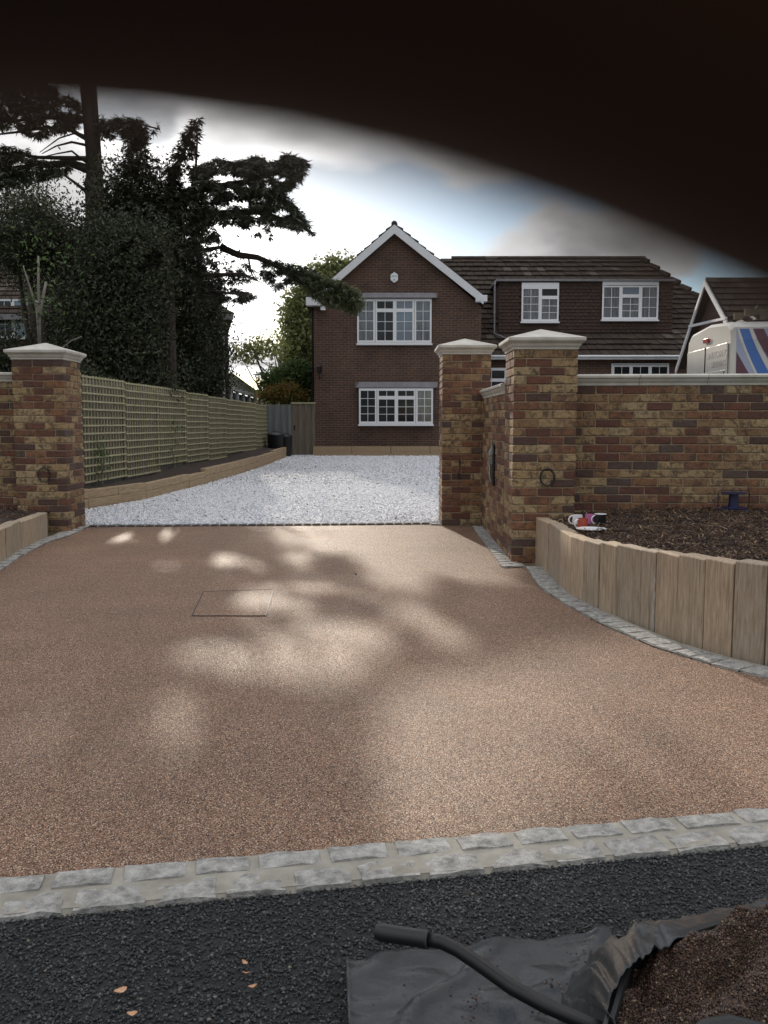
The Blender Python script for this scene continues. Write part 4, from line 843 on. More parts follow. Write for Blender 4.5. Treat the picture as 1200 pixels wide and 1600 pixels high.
fr_.tube([(-.112,0,.175),(.112,0,.175)], .004, 6); fr_.build('frame', t, M['blackmetal']); MB().tube([(-.13,0,.12),(-.2,-.03,.09),(-.17,-.05,.02),(-.08,-.09,.0),(.1,-.1,.0)], .005, 6).build('cable', t, M['navy'])
c = onbed(1000,900,0); 

# ------------------------------------------------------------ neighbour on the left, conservatory
NY = 28.3
nb = thing('brick_neighbour', (-11, NY, g(NY)), 'shaded brick house behind the dark trees on the left', 'house')
nx1 = P(357,550,NY).x; nz = P(357,494,NY).z
MB().hexa([(-17,NY,0),(nx1,NY,0),(nx1-1.6,NY+8,0),(-18.6,NY+8,0),(-17,NY,nz),(nx1,NY,nz),(nx1-1.6,NY+8,nz),(-18.6,NY+8,nz)]).build('wall', nb, M['oldbrick'])
ex_, ez_ = P(368,493,NY).x, P(368,493,NY).z
E = [Vector((-17.4,NY-.4,ez_)), Vector((ex_,NY-.4,ez_)), Vector((ex_-1.8,NY+8.4,ez_)), Vector((-19.2,NY+8.4,ez_))]; rA = Vector((-14.8,NY+4,8.1)); rB = Vector((ex_-5.1,NY+4,8.1))
MB().add(E+[rA, rB], [(0,1,5,4),(1,2,5),(2,3,4,5),(3,0,4),(3,2,1,0)]).build('roof', nb, M['tile']); tiles('roof_tiles', nb, E[1], E[2], rB, rB, .33, .3, M['tile'], thick=.035); tiles('roof_tiles', nb, E[0], E[1], rB, rA, .33, .3, M['tile'], thick=.035)
MB().box(-10.4,-9.7,NY+3.6,NY+4.3,7.6,8.95).build('chimney', nb, M['oldbrick']); MB().box(-17.2,ex_,NY-.5,NY-.4,ez_-.18,ez_-.01).build('fascia', nb, M['lead'])
win_px(nb, (298,512,313,531), NY, [(0,1,0,1,1,1)], [M['glass']]); win_px(nb, (330,510,346,553), NY, [(0,1,.0,1,1,2)], [M['net']]); win_px(nb, (-6,468,92,528), NY, [(0,.28,0,1,2,3),(.28,.66,0,1,3,3),(.66,1,0,1,2,3)], [M['glass'], M['skyglass']])
MB().tube([(nx1-.15,NY-.06,nz-.3),(nx1-.15,NY-.06,.3)], .04, 8).build('downpipe', nb, M['barge'])
cz0 = g(30); cx0, cz1 = P(352,608,29.6).x, P(352,611,29.6).z; cx1 = P(413,610,33.5).x
cn = thing('conservatory', (cx0, 29.6, .3), 'white framed conservatory with pale sloping roof behind the fence end', 'conservatory')
a = Vector((P(350,606,29.2).x, 29.2, P(350,606,29.2).z)); b = Vector((P(414,628,35).x, 35.0, P(350,606,29.2).z-.25)); zt = a.z
m_ = MB(); L6 = 7
for i in range(L6+1):
    q = a.lerp(b, i/L6); MB().box(q.x-.05, q.x+.05, q.y-.05, q.y+.05, .3, q.z).build('post', cn, M['white'])
    if i < L6:
        q2 = a.lerp(b, (i+1)/L6); MB().hexa([(q.x,q.y,1.0),(q2.x,q2.y,1.0),(q2.x-.03,q2.y,1.0),(q.x-.03,q.y,1.0),(q.x,q.y,q.z-.06),(q2.x,q2.y,q2.z-.06),(q2.x-.03,q2.y,q2.z-.06),(q.x-.03,q.y,q.z-.06)]).build('pane', cn, M['net'])
MB().bar(a+Vector((.03,-.1,.04)), b+Vector((.03,.1,.04)), .1, .12).build('eaves_beam', cn, M['white'])
e1, e2 = a+Vector((.05,-.1,.1)), b+Vector((.05,.1,.1)); r1 = Vector((nx1-.05, 29.2, P(352,582,29.2).z)); r2 = Vector((e2.x-2.2, 34.9, r1.z-.1))
MB().add([e1,e2,r2,r1,e1-Vector((0,0,.05)),e2-Vector((0,0,.05)),r2-Vector((0,0,.05)),r1-Vector((0,0,.05))], [(0,1,2,3),(7,6,5,4),(0,4,5,1),(1,5,6,2),(2,6,7,3),(3,7,4,0)]).build('roof', cn, M['polycarb'])
MB().box(a.x-1.2, a.x-.06, 29.15, 29.25, .3, 2.0).build('dwarf_wall', cn, M['oldbrick'])

# ------------------------------------------------------------ trees
def clumped(blobs, nclump, per, sig):
    out = []
    tot = sum(b[3]*b[4]*b[5] for b in blobs)
    for (x, y, z, rx, ry, rz) in blobs:
        k = max(2, int(nclump*rx*ry*rz/tot)); d = RNG.normal(size=(k, 3)); d /= np.linalg.norm(d, axis=1)[:, None]; rr_ = RNG.uniform(.2, 1.12, (k, 1))**.55
        c = np.array([x, y, z])+d*rr_*np.array([rx, ry, rz]); pk = RNG.integers(int(per*.6), int(per*1.5), k)
        out.append(np.repeat(c, pk, 0)+RNG.normal(0, 1, (pk.sum(), 3))*sig*np.array([1, 1, .7]))
    return np.concatenate(out)
def sprays(name, pts, ln, mat, parent, dirs=None, droop=.55, per=6, width=.16):
    """fans of narrow drooping needle blades"""
    if dirs is None: pts = open_gaps(pts)
    n = len(pts); a = RNG.uniform(0, 2*np.pi, n) if dirs is None else dirs+RNG.normal(0, .7, n)
    P0 = np.repeat(pts, per, 0); A = np.repeat(a, per)+RNG.normal(0, .6, n*per); l = ln*RNG.uniform(.5, 1.4, n*per); dz = -np.clip(RNG.normal(droop, .45, n*per), -.7, 2.2)
    D = np.stack([np.cos(A), np.sin(A), dz], -1); D /= np.linalg.norm(D, axis=1)[:, None]; Pp = np.stack([-np.sin(A), np.cos(A), RNG.normal(0, .6, n*per)], -1); Pp /= np.linalg.norm(Pp, axis=1)[:, None]
    l = l[:, None]; v = np.stack([P0, P0+D*l*.45+Pp*l*width, P0+D*l, P0+D*l*.45-Pp*l*width], 1).reshape(-1, 3)
    f = np.arange(len(v)).reshape(-1, 4); return fast(name, v, f, parent, mat)
def PP(l, Y): return [P(a, b, Y+(c[0] if c else 0)) for a, b, *c in l]
# openings between the crowns where the low sun comes through
GAPS = []
grng = random.Random(5)
for (px, py, k, sp, rr0, rr1) in ((222,836,3,.14,.09,.16),(270,888,2,.12,.06,.10),(345,905,3,.22,.08,.13),(410,915,5,.28,.09,.17),(300,1035,3,.16,.08,.13),(420,985,5,.30,.10,.20),(520,990,6,.32,.12,.22),(560,1060,4,.25,.10,.18),(30,1150,5,.20,.09,.15),(90,1120,3,.15,.06,.10),(660,1045,3,.22,.08,.14),(690,1180,4,.3,.10,.16),(240,1180,2,.15,.06,.1)):
    q = G(px, py)
    for _ in range(k): GAPS.append((q.x+grng.gauss(0, sp), q.y+grng.gauss(0, sp*1.6), grng.uniform(rr0, rr1)))
def open_gaps(pts):
    pts = np.asarray(pts); keep_ = np.ones(len(pts), bool); tx, tz = sd.x/sd.y, sd.z/sd.y
    for x0_, y0_, r_ in GAPS:
        dx = pts[:, 0]-(x0_+tx*(pts[:, 1]-y0_)); dz_ = pts[:, 2]-tz*(pts[:, 1]-y0_); wob = 1+.35*np.sin(pts[:, 0]*23+pts[:, 2]*17)
        keep_ &= ~((pts[:, 1] > 14) & (dx*dx+dz_*dz_ < (r_*wob+.015)**2))
    return pts[keep_]
# big cedar
CY = 21.0
ced = thing('cedar_tree', P(150,640,CY)*1.0, 'tall dark cedar with forked trunk and long level limbs on the left', 'tree')
tr = MB()
tr.tube([P(152,760,CY), P(152,560,CY), P(151,420,CY), P(150,330,CY), P(147,280,CY)], [.36,.31,.27,.24,.21], 12)
tr.tube([P(147,300,CY), P(143,240,CY), P(137,180,CY), P(131,120,CY), P(126,40,CY), P(120,-120,CY)], [.17,.13,.115,.105,.09,.05], 10)
tr.tube([P(152,300,CY+.1), P(150,240,CY+.1), P(148,190,CY+.1), P(144,130,CY+.1), P(142,40,CY+.1), P(145,-140,CY)], [.15,.12,.10,.09,.08,.04], 10)
limbs = [([(140,190),(105,184),(60,182),(20,190),(-60,186)], .075), ([(140,220),(110,203),(70,199),(30,206),(-20,212)], .06), ([(140,228),(112,222),(88,228),(66,240)], .035), ([(140,215),(120,207),(92,216),(62,238)], .03),
 ([(140,248),(100,247),(60,246),(20,240),(-60,232)], .06), ([(142,266),(110,255),(70,258),(30,262),(-60,270)], .11), ([(142,305),(115,284),(84,262)], .05), ([(140,258),(112,236),(90,240),(62,246)], .03),
 ([(152,196),(185,191),(215,193),(250,202)], .05), ([(155,330),(220,320),(290,300),(380,285),(450,262),(478,252)], .13), ([(155,360),(240,350),(320,335),(400,330),(470,352),(492,368)], .12), ([(155,400),(230,400),(300,395),(345,386)], .14),
 ([(345,386),(372,398),(402,402),(425,412),(455,424),(490,436),(520,448),(562,470)], .085), ([(155,430),(240,440),(320,430),(380,428),(400,438)], .08), ([(155,460),(240,470),(330,455),(395,462)], .07), ([(388,402),(392,425),(398,436),(414,445)], .025), ([(300,300),(306,260),(308,220),(306,188)], .04)]
for pts_, r0 in limbs:
    k = len(pts_); q = [P(a, b, CY+(i/k)*RNG.uniform(-1.5, .8)*(1 if pts_[0][0] < 345 else .2)) for i, (a, b) in enumerate(pts_)]
    tr.tube(q, [r0*(1-.72*i/(k-1)) for i in range(k)], 7)
tr.build('trunk', ced, M['bark'], True)
def padpts(pads, dens, Yc, thick=.6):
    out = []
    for (x0_, x1_, y0_, y1_, w_) in pads:
        n = int(dens*(x1_-x0_)*(y1_-y0_)/400*w_); px = RNG.uniform(x0_, x1_, n); py = RNG.uniform(y0_, y1_, n)
        nzz = np.array([noise.noise(Vector((a*.045, b*.075, 1.7))) for a, b in zip(px, py)]); kp = nzz > -.18; px, py = px[kp], py[kp]
        Y = Yc+RNG.normal(0, thick, len(px)); out.append(np.array([P(a, b, c) for a, b, c in zip(px, py, Y)]))
    return np.concatenate(out)
def polypts(poly, n, Yc, thick, thr=-.2, fs=(.045, .08)):
    xs = [p[0] for p in poly]; ys = [p[1] for p in poly]; px = RNG.uniform(min(xs), max(xs), n); py = RNG.uniform(min(ys), max(ys), n); k = inpoly(px, py, poly); px, py = px[k], py[k]
    nz_ = np.array([noise.noise(Vector((a*fs[0], b*fs[1], Yc)))+.55*noise.noise(Vector((a*.13, b*.2, Yc+7))) for a, b in zip(px, py)]); k = nz_ > thr+.12; px, py = px[k], py[k]; Y = Yc+RNG.normal(0, thick, len(px))
    return np.array([P(a, b, c) for a, b, c in zip(px, py, Y)])
cp = [polypts([(-90,120),(60,120),(130,165),(120,196),(60,214),(20,200),(-90,200)], 4600, CY, .9, -.4),
 polypts([(-90,238),(20,236),(70,250),(120,258),(80,276),(30,292),(-90,290)], 2600, CY, .8, -.4), polypts([(60,184),(125,196),(100,205),(40,196)], 400, CY, .5),
 polypts([(150,184),(200,182),(252,196),(235,212),(190,214),(155,214)], 800, CY, .6, -.3), polypts([(0,225),(60,236),(30,252),(-60,250)], 500, CY, .5),
 polypts([(300,262),(340,246),(372,252),(400,243),(425,250),(450,240),(480,250),(474,268),(462,290),(430,300),(300,300)], 5200, CY-.5, .7, -.32),
 polypts([(250,300),(440,296),(470,330),(492,366),(440,352),(400,346),(330,350),(250,345)], 6000, CY-.3, .7, -.32), polypts([(370,346),(420,352),(430,376),(418,372),(385,362)], 500, CY, .4),
 polypts([(170,330),(250,300),(330,350),(360,380),(380,402),(340,415),(170,420)], 6500, CY, 1.0, -.22), polypts([(280,410),(380,405),(398,424),(402,436),(330,450),(280,450)], 2600, CY, .6, -.3), polypts([(290,440),(360,445),(402,462),(380,470),(300,470)], 1600, CY, .6, -.3),
 polypts([(390,400),(420,404),(470,414),(500,428),(498,444),(455,440),(430,452),(400,424)], 1500, CY, .3, -.3)]
cp = np.concatenate(cp); sprays('foliage', cp, .15, M['cedar'], ced, droop=.55, per=9, width=.07)
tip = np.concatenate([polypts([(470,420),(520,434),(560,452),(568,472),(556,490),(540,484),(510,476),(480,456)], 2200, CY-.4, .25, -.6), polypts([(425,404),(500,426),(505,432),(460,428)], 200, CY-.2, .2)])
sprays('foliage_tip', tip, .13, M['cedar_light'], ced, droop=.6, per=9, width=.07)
# young conifer leader standing in front of it
def conifer(px, ytop, ybase, Y, hw, lab, n, matk='cedar', base_px=None):
    top = P(px, ytop, Y); bot = P(base_px or px, ybase, Y); t = thing('young_conifer', (bot.x, Y, g(Y)), lab, 'tree')
    MB().tube([Vector((bot.x, Y, g(Y)-.05)), bot, top], [.12,.09,.012], 8).build('trunk', t, M['bark'])
    tt = RNG.uniform(0, 1, n)**.8; rr_ = hw*(.14+.9*tt)*(.45+.75*np.abs(np.sin(tt*17+.6)))*RNG.uniform(.05, 1, n); a = RNG.uniform(0, 2*np.pi, n)
    c = np.array(top)[None]*(1-tt[:, None])+np.array(bot)[None]*tt[:, None]; c = c+np.stack([rr_*np.cos(a), rr_*np.sin(a), -rr_*.25], -1)
    sprays('foliage', c, .15, M[matk], t, dirs=a, droop=.3, per=10, width=.08); return t
conifer(308, 184, 300, 20.0, .45, 'slender pointed conifer top standing above the cedar limb', 420, base_px=262)
conifer(214, 188, 420, 19.4, 1.15, 'narrow dark conifer right of the cedar trunk', 1500)
# evergreen masses
def broad(px, pyc, Y, blobs_px, lab, mat, nclump, per, size, sig=.30, trunk=.12, name='evergreen_tree', stem_px=None, tm='bark'):
    """blobs in pixels: (px, py, half width px, half height px)"""
    s = Y/FPX; bl = []
    for (a, b, wa, ha) in blobs_px:
        c = P(a, b, Y); bl.append((c.x, Y+RNG.uniform(-.3,.3), c.z, wa*s, min(wa, ha)*s*.8, ha*s))
    base_ = P(stem_px or px, 700, Y); t = thing(name, (base_.x, Y, g(Y)), lab, 'tree')
    m_ = MB(); b0_ = Vector((base_.x, Y, g(Y)-.1)); 
    top = Vector((bl[0][0], bl[0][1], bl[0][2])); m_.tube([b0_, b0_.lerp(top, .5)+Vector((.05,0,0)), top], [trunk, trunk*.8, trunk*.4], 8)
    for b in bl: m_.tube([b0_.lerp(top, .45), b0_.lerp(Vector(b[:3]), .75), Vector(b[:3])], [trunk*.5, trunk*.35, trunk*.15], 6)
    m_.build('trunk', t, M[tm], True); leaves('foliage', open_gaps(clumped(bl, nclump, per, sig)), size, M[mat], t); return t
broad(230, 480, 22.6, [(190,400,60,60),(250,450,55,60),(230,530,75,70),(285,560,45,50),(300,400,40,45),(170,470,50,60)], 'dense near black evergreen behind the cedar trunk, filling the row', 'holly', 1000, 50, .06, trunk=.1, stem_px=180)
broad(60, 430, 18.5, [(70,378,80,40),(20,400,50,30),(125,450,45,50),(115,540,45,55),(10,560,40,40),(40,345,45,26)], 'broad dark evergreen behind the left brick pier', 'holly', 700, 44, .045)
broad(180, 400, 17.6, [(190,420,60,75),(170,510,65,75),(200,585,70,36),(140,590,60,40)], 'dense holly with glossy leaves in the middle of the left trees', 'holly', 950, 60, .045, stem_px=200)
broad(290, 420, 25.2, [(255,365,50,50),(285,430,50,60),(265,520,65,70),(250,590,70,45),(300,590,28,36),(310,480,30,40),(312,530,18,50),(285,602,42,26)], 'dense dark evergreen at the right of the left trees, above the trellis', 'holly', 1100, 48, .062, stem_px=222, trunk=.075)
broad(335, 560, 25.6, [(318,560,22,36),(326,600,20,20),(310,520,16,20)], 'rounded evergreen shrub hiding the corner of the neighbouring house', 'holly', 260, 44, .05, name='evergreen_shrub')
broad(50, 320, 24.5, [(50,318,42,34),(15,300,30,28)], 'thin leaved tree with sky showing through, behind the left house roof', 'holly', 150, 18, .05, sig=.3)
broad(180, 310, 20.2, [(185,305,36,45),(232,275,22,40),(215,350,45,35),(250,335,34,34)], 'ragged dark crown just right of the cedar trunk', 'holly', 260, 34, .05, sig=.28)
broad(150, 700, 14.6, [(110,590,30,18),(150,606,24,14)], 'low green bush just behind the near end of the trellis fence', 'holly', 130, 34, .035, sig=.1, name='hedge_shrub', trunk=.04)
# bare twin stemmed sapling
t = thing('sapling', (P(60,700,13.2).x, 13.2, g(13.2)), 'thin pale forked sapling behind the left pier cap', 'tree'); m_ = MB()
for q in ([(63,700),(63,545),(57,480),(44,440),(36,415)], [(62,560),(61,480),(60,440),(60,400)], [(60,500),(66,470),(72,440)]): m_.tube(PP(q, 13.2), [.028-.005*i for i in range(len(q))], 7)
m_.build('trunk', t, M['palebark'], True)
m_ = MB().tube(PP([(95,545),(112,532),(128,526)], 12.8), .008, 6); o = m_.build('bent_twig', None, M['palebark']); o.parent = t; o.location = -Vector(t.location); 
leaves('foliage', np.concatenate([np.array(P(62,470,13.2))+RNG.normal(0, .14, (90, 3)), np.array(P(66,410,13.2))+RNG.normal(0, .25, (120, 3))]), .04, M['bush'], t)
# trees between the houses
broad(470, 500, 36, [(492,455,22,35),(474,505,26,45),(480,560,30,50),(500,590,30,40),(462,595,28,26),(510,470,24,50),(528,425,26,22)], 'large sunlit green tree behind the side gate, left of the brick house', 'sungreen', 900, 34, .11, sig=.32, trunk=.25, name='broadleaf_tree')
broad(415, 560, 33, [(395,548,26,14),(425,540,22,12),(375,552,14,10)], 'small open tree with bare arching branches against the bright sky', 'sungreen', 60, 20, .085, sig=.25, trunk=.07, name='small_tree', stem_px=455)
t = [o for o in COL.objects if o.name.startswith('small_tree')][0]; m_ = MB()
for q in ([(455,640),(440,600),(420,572),(395,556)], [(452,610),(425,590),(405,570),(380,562)], [(440,600),(438,575),(428,548)], [(445,605),(420,585),(395,585)]): m_.tube(PP(q, 33), [.05,.035,.022,.012][:len(q)], 6)
m_.build('branch', t, M['palebark'], True)
broad(455, 610, 31, [(440,602,30,18),(470,590,30,20),(425,600,16,14)], 'bright green bush above the side gate', 'bush', 220, 30, .07, sig=.2, name='garden_bush', trunk=.06)
broad(460, 615, 30, [(448,616,24,12),(425,618,14,10)], 'low orange and green autumn shrub behind the grey fence', 'autumn', 120, 26, .055, sig=.15, name='autumn_shrub', trunk=.04)
broad(560, 600, 46, [(380,650,60,10),(450,640,60,12),(340,650,50,10)], 'far low hedge closing the view between the houses', 'bush', 300, 26, .14, sig=.3, name='far_hedge', trunk=.06)

# ------------------------------------------------------------ wheelbarrow, polythene sheet, loose aggregate
def F3(px, py, z): d = ray(px, py); k = (z-CAM_H)/d.z; return Vector((0,0,CAM_H))+d*k
wbx = F3(1080,1560,.42)
bar_ = thing('wheelbarrow', (wbx.x, wbx.y, 0), 'wheelbarrow lined with black polythene and heaped with brown aggregate, black handle', 'wheelbarrow')
def handle(pts_):
    m_ = MB(); m_.tube(pts_[1:], [.0150]*(len(pts_)-1), 14); return m_.build('handle', bar_, M['blackmetal'], True)
h0, h1 = F3(590,1456,.43), F3(668,1468,.435)
cur = [F3(668,1468,.435), F3(690,1472,.435), F3(715,1484,.43), F3(745,1504,.425), F3(800,1543,.42), F3(850,1570,.41), F3(905,1594,.40), F3(1010,1640,.37), F3(1120,1700,.33)]
hd = MB().tube(cur, .0112, 14).build('handle', bar_, M['blackmetal'], True)
d_ = (h1-h0).normalized(); m_ = MB().tube([h0-d_*.002, h0+d_*.006, h0+d_*.02, h1-d_*.012, h1-d_*.004, h1], [.012,.0142,.0146,.0143,.0150,.0144], 16); m_.build('grip', hd, M['black'], autosmooth=40)
MB().tube([h1-d_*.0005, h1+d_*.0018], .0149, 16).build('collar', hd, M['tarstone'])
cur2 = [F3(1080,1640,.47), F3(1105,1612,.475), F3(1140,1606,.475), F3(1190,1618,.47), F3(1280,1680,.44)]
MB().tube(cur2, .0165, 14).build('handle', bar_, M['blackmetal'], True)
# tray, rim corners above the ground
rim = [F3(985,1486,.42), F3(1215,1418,.42), F3(1330,1600,.42), F3(905,1760,.42)]
cen = sum(rim, Vector())/4
bot = [Vector((p.x*.6+cen.x*.4, p.y*.6+cen.y*.4, .16)) for p in rim]
MB().add([*bot, *rim], [(3,2,1,0),(0,1,5,4),(1,2,6,5),(2,3,7,6),(3,0,4,7)]).build('tray', bar_, M['blackmetal'])
for i in range(4): MB().tube([rim[i], rim[(i+1) % 4]], .009, 8).build('rim', bar_, M['blackmetal'])
MB().tube([cen+Vector((.1,-.3,-.12)), cen+Vector((.35,-.6,-.2))], .015, 8).build('frame_tube', bar_, M['blackmetal'])
wc = cen+Vector((.25,-.75,0)); wc.z = .18; MB().tube([wc+Vector((-.04,0,0)), wc+Vector((.04,0,0))], .18, 24).build('wheel', bar_, M['black'], autosmooth=40)
for k in (-.15, .2): MB().tube([cen+Vector((k,.02,-.24)), Vector((cen.x+k, cen.y+.03, .0))], .014, 8).build('leg', bar_, M['blackmetal'])
# heap of aggregate
hp = thing('aggregate_heap', (cen.x, cen.y, .3), 'heap of loose brown resin aggregate filling the lined wheelbarrow', 'gravel')
def bil(u, w): return (rim[0]*(1-u)+rim[1]*u)*(1-w)+(rim[3]*(1-u)+rim[2]*u)*w
def hz_(u, w):
    return .39 + .045*max(0, min(1, u*1.6))*(1-abs(2*w-.7)**2*.35) - .02*math.exp(-((u-.25)**2+(w-.35)**2)/.03) - .05*math.exp(-((u-.55)**2+(w-.38)**2)/.035) + .03*noise.noise(Vector((u*5, w*5, 2)))+.012*noise.noise(Vector((u*14, w*14, 5)))
V = []; F = []; nn = 40
for j in range(nn+1):
    for i in range(nn+1):
        u, w = .02+.96*i/nn, .02+.96*j/nn; p = bil(u, w); V.append((p.x, p.y, hz_(u, w)))
for j in range(nn):
    for i in range(nn): q = j*(nn+1)+i; F.append((q, q+1, q+nn+2, q+nn+1))
fast('heap_core', V, F, hp, simple('aggregate_core', (.06,.035,.025), .9), True)
n = 34000; U = RNG.uniform(.01,.99,n); Wv = RNG.uniform(.01,.99,n); pt = np.array([(*bil(u, w)[:2], hz_(u, w)) for u, w in zip(U, Wv)]); pt[:, 2] += RNG.uniform(-.001,.004,n); r = RNG.uniform(.0014,.0031,n)
o = scatter('aggregate', STONES8, pt, rotmats(n), np.stack([r,r*.85,r*.75],-1), hp, M['aggr']); o['kind'] = 'stuff'
# polythene sheet: on the ground to the left, gathered up over the tray rim
def shz(x, y): return .012*noise.noise(Vector((x*4, y*5, .3)))+.006*noise.noise(Vector((x*11, y*13, 4)))+.014
A_, B_, C_, D_ = F3(540,1517,.0), F3(955,1468,.0), F3(1010,1690,.0), F3(548,1700,0)
nu_, nv_ = 90, 60; V = []; F = []
for j in range(nv_+1):
    for i in range(nu_+1):
        u, w = i/nu_, j/nv_; p = (A_*(1-u)+B_*u)*(1-w)+(D_*(1-u)+C_*u)*w
        e = .012*noise.noise(Vector((u*6, 0, 9)))*(1-w); p.y += e
        fold = .011*max(0, math.sin((u*1.0+w*.5)*15+2.0*noise.noise(Vector((u*3,w*3,1)))))**3+.010*abs(noise.noise(Vector((u*5+w*2, w*6-u*3, 2.2))))
        edge_ = .010*math.exp(-u*60)+.006*math.exp(-w*50)*(1+noise.noise(Vector((u*9,0,1)))); V.append((p.x, p.y, .008+shz(p.x, p.y)*.8+fold+edge_))
for j in range(nv_):
    for i in range(nu_): q = j*(nu_+1)+i; F.append((q, q+1, q+nu_+2, q+nu_+1))
ps = thing('polythene_sheet', (A_.x, A_.y, 0), 'creased black polythene sheet under the wheelbarrow handle, gravel bits on it', 'plastic sheet')
o = fast('ground_sheet', V, F, ps, M['poly'], True); sm = o.modifiers.new('thickness', 'SOLIDIFY'); sm.thickness = .0012
# gathered part hanging over the rim
V = []; F = []; nu_, nv_ = 120, 40
topl = [F3(1240,1440,.40), F3(1120,1452,.42), F3(1050,1470,.44), F3(1010,1486,.455), F3(985,1512,.46), F3(958,1545,.46), F3(948,1580,.455), F3(975,1615,.45), F3(1000,1660,.45)]
botl = [F3(1200,1420,.33), F3(1090,1446,.33), F3(1025,1462,.36), F3(985,1468,.36), F3(945,1478,.24), F3(915,1508,.12), F3(885,1552,.05), F3(870,1605,.03), F3(860,1680,.03)]
def poly_at(l, t):
    k = min(len(l)-2, int(t*(len(l)-1))); f = t*(len(l)-1)-k; return l[k].lerp(l[k+1], f)
for j in range(nv_+1):
    for i in range(nu_+1):
        u, w = i/nu_, j/nv_; a, b = poly_at(topl, u), poly_at(botl, u); p = a.lerp(b, w); out = (b-a); out.z = 0; out = out.normalized() if out.length > 1e-4 else Vector((-1,0,0))
        rg = 1-2*abs(noise.noise(Vector((u*9+.8*w, w*1.2, 2)))); r2 = 1-2*abs(noise.noise(Vector((u*21-w, w*2.5, 6))))
        p = p+out*(.035*math.sin(min(1, w*1.3)*math.pi)+(.020*rg*rg+.008*r2)*(.25+.75*w))
        p.z += -.012*(1-w)+.009*rg*(1-.5*w)+.004*r2+.006*math.sin(w*math.pi)
        V.append(tuple(p))
for j in range(nv_):
    for i in range(nu_): q = j*(nu_+1)+i; F.append((q, q+1, q+nu_+2, q+nu_+1))
o = fast('gathered_fold', V, F, ps, M['poly'], True); sm = o.modifiers.new('thickness', 'SOLIDIFY'); sm.thickness = .0012
# grit on the sheet, leaves and a scrap on the tarmac
q = []
for (a, b, k, sg_) in ((745,1562,14,10),(760,1500,6,14),(850,1582,16,9),(870,1540,12,9),(930,1510,6,10),(735,1590,6,8),(700,1560,4,20),(640,1530,3,30),(905,1498,5,12),(960,1485,7,8)):
    for _ in range(k): p = F3(a+random.gauss(0, sg_), b+random.gauss(0, sg_*.6), .032); q.append((p.x, p.y, .033))
q = np.array(q); r = RNG.uniform(.0018,.0035,len(q)); o = scatter('grit', STONES, q, rotmats(len(q)), np.stack([r,r,r*.8],-1), None, M['aggr']); setp(o, 'scattered brown gravel grains on the polythene sheet', None, None, 'stuff')
for (px, py, L_, w_, ang, lab) in ((187,1550,.020,.008,60,'largest curled orange leaf on the tarmac, lower left'),(206,1586,.012,.007,20,'small tan leaf below the largest orange leaf'),(383,1506,.010,.004,140,'narrow orange leaf, upper one of the three on the tarmac'),(394,1543,.011,.004,30,'narrow tan leaf, lower one of the three on the tarmac'),(384,1522,.009,.002,5,'thin straw coloured stalk between the two narrow leaves')):
    c = F3(px, py, .008); t = MB(); nseg = 6; v = []
    for i in range(nseg+1):
        s = i/nseg*2-1; ww = w_*(1-s*s)**.6+.0004; v += [(s*L_, -ww, .004*abs(s)+.0035), (s*L_, 0, .003*s*s), (s*L_, ww, .004*abs(s)+.003)]
    f = []
    for i in range(nseg): f += [(3*i,3*i+3,3*i+4,3*i+1),(3*i+1,3*i+4,3*i+5,3*i+2)]
    o = MB().add(v, f).build('fallen_leaf', None, M['leaf'], True); o.location = c; o.rotation_euler = (random.uniform(-.3,.3), random.uniform(-.3,.3), R(ang)); setp(o, lab, 'leaf', 'fallen leaves on the tarmac')
for (px, py, lab) in ((556,898,'single dark pebble lying on the brown resin drive'),):
    c = G(px, py); v_, f_ = STONES[0]; o = fast('pebble', v_*np.array([.011,.009,.007]), f_, None, M['tarstone']); o.location = c+Vector((0,0,.006)); setp(o, lab, 'pebble')
c = F3(1065,1432,.006); o = MB().add([(0,0,.002),(.03,.006,.004),(.045,-.004,.002),(.02,-.008,.006)], [(0,3,1),(3,2,1)]).build('paper_scrap', None, M['mugwhite']); o.location = c; o.rotation_euler = (0,0,R(-30)); setp(o, 'tiny white scrap on the tarmac beyond the aggregate heap', 'scrap')

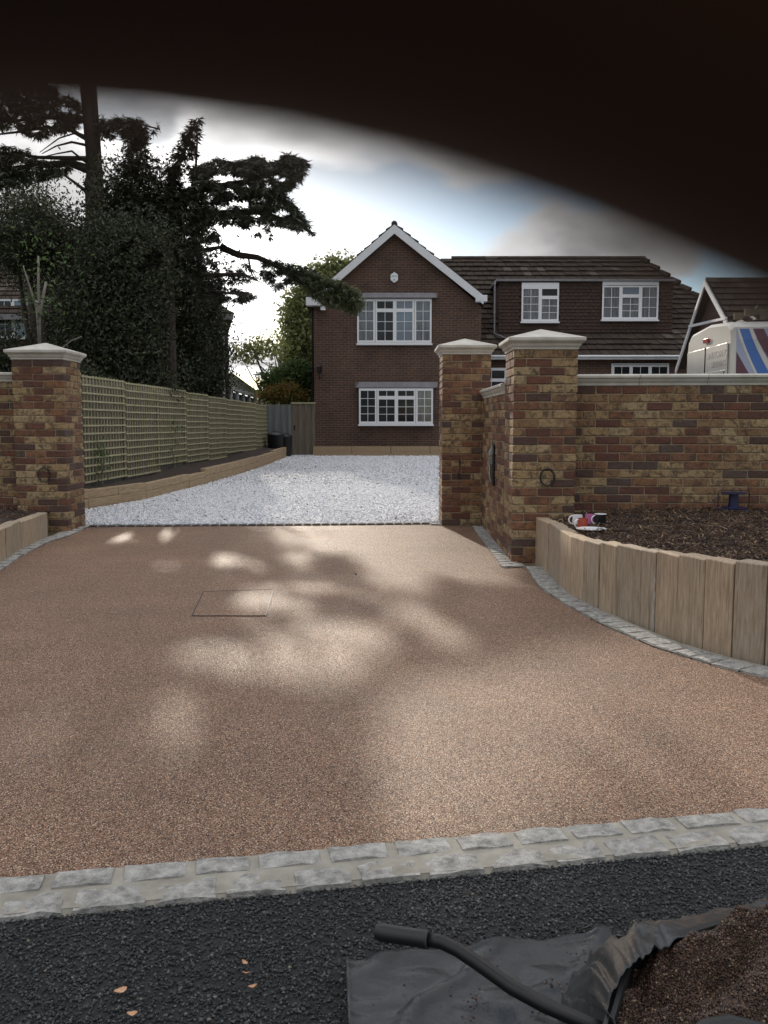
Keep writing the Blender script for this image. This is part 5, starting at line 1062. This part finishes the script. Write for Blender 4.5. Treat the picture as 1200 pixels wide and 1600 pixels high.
# ------------------------------------------------------------ the photographer's finger across the top of the lens, and an unseen phone added to shade it
cR, cF, cU = Vector((1,0,0)), Vector((0,math.cos(PITCH),-math.sin(PITCH))), Vector((0,math.sin(PITCH),math.cos(PITCH)))
def cl(x, u, d): return Vector((0,0,CAM_H))+(cR*x+cU*u+cF*d)*.001
hand = thing('hand', cl(60,-40,0), 'out of focus dark finger lying across the top of the view, close to the lens', 'hand')
def skin(name, verts, edges, rad, root, parent, mat):
    me = bpy.data.meshes.new(name); o0 = ORG[parent.name]; me.from_pydata([tuple(v-o0) for v in verts], edges, []); o = link(name, me, parent, mat)
    sm = o.modifiers.new('skin', 'SKIN'); 
    for i, r_ in enumerate(rad): me.skin_vertices[0].data[i].radius = (r_*.001, r_*.001); me.skin_vertices[0].data[i].use_root = (i == root)
    sm.use_smooth_shade = True; ss = o.modifiers.new('subdivision', 'SUBSURF'); ss.levels = 2; ss.render_levels = 2; return o
pv = [cl(70,-55,-2), cl(62,-25,0), cl(56,2,3), cl(34,0.3,11), cl(15,7.3,13), cl(2.3,14.25,13.4), cl(-10,14.25,13), cl(-24,13.6,12.5), cl(-29,13.4,12),
      cl(60,-20,6), cl(44,-18,13), cl(26,-20,12), cl(15,-22,7), cl(64,-42,6), cl(48,-40,13), cl(30,-42,12), cl(18,-44,7), cl(66,-62,4), cl(52,-62,11), cl(34,-63,10), cl(20,-64,6),
      cl(58,-45,-14), cl(40,-30,-20), cl(22,-18,-18), cl(82,-95,-4), cl(95,-150,-6), cl(115,-230,-10)]
pe = [(0,1),(1,2),(2,3),(3,4),(4,5),(5,6),(6,7),(7,8),(1,9),(9,10),(10,11),(11,12),(0,13),(13,14),(14,15),(15,16),(0,17),(17,18),(18,19),(19,20),(0,21),(21,22),(22,23),(0,24),(24,25),(25,26)]
pr_ = [20,19,13,9.5,8.6,8.8,8.6,7.6,5.5, 10,9,8,6.5, 10,9,8,6.5, 9.5,8,7,6, 13,10.5,8, 24,26,33]
skin('palm_and_fingers', pv, pe, pr_, 0, hand, M['skin'])
MB().tube([cl(84,-100,-4), cl(96,-150,-6), cl(116,-232,-10)], [.034,.038,.048], 16).build('sleeve', hand, M['navy'], True)
ph = thing('phone', cl(-26,-55,-4.5), 'unseen dark phone held upright behind the lens, added to shade the finger', 'phone')
m_ = MB(); q = [(-60,8,-131,9)]
m_.hexa([cl(-59,-128,-8), cl(8,-128,-8), cl(8,-128,-1), cl(-59,-128,-1), cl(-59,9.5,-8), cl(8,9.5,-8), cl(8,9.5,-1), cl(-59,9.5,-1)]); m_.build('body', ph, M['phone'], bevel=.0012)
m_ = MB().hexa([cl(-56,-112,-8.3), cl(5,-112,-8.3), cl(5,-112,-8.05), cl(-56,-112,-8.05), cl(-56,-6,-8.3), cl(5,-6,-8.3), cl(5,-6,-8.05), cl(-56,-6,-8.05)]); m_.build('screen', ph, M['glass'])
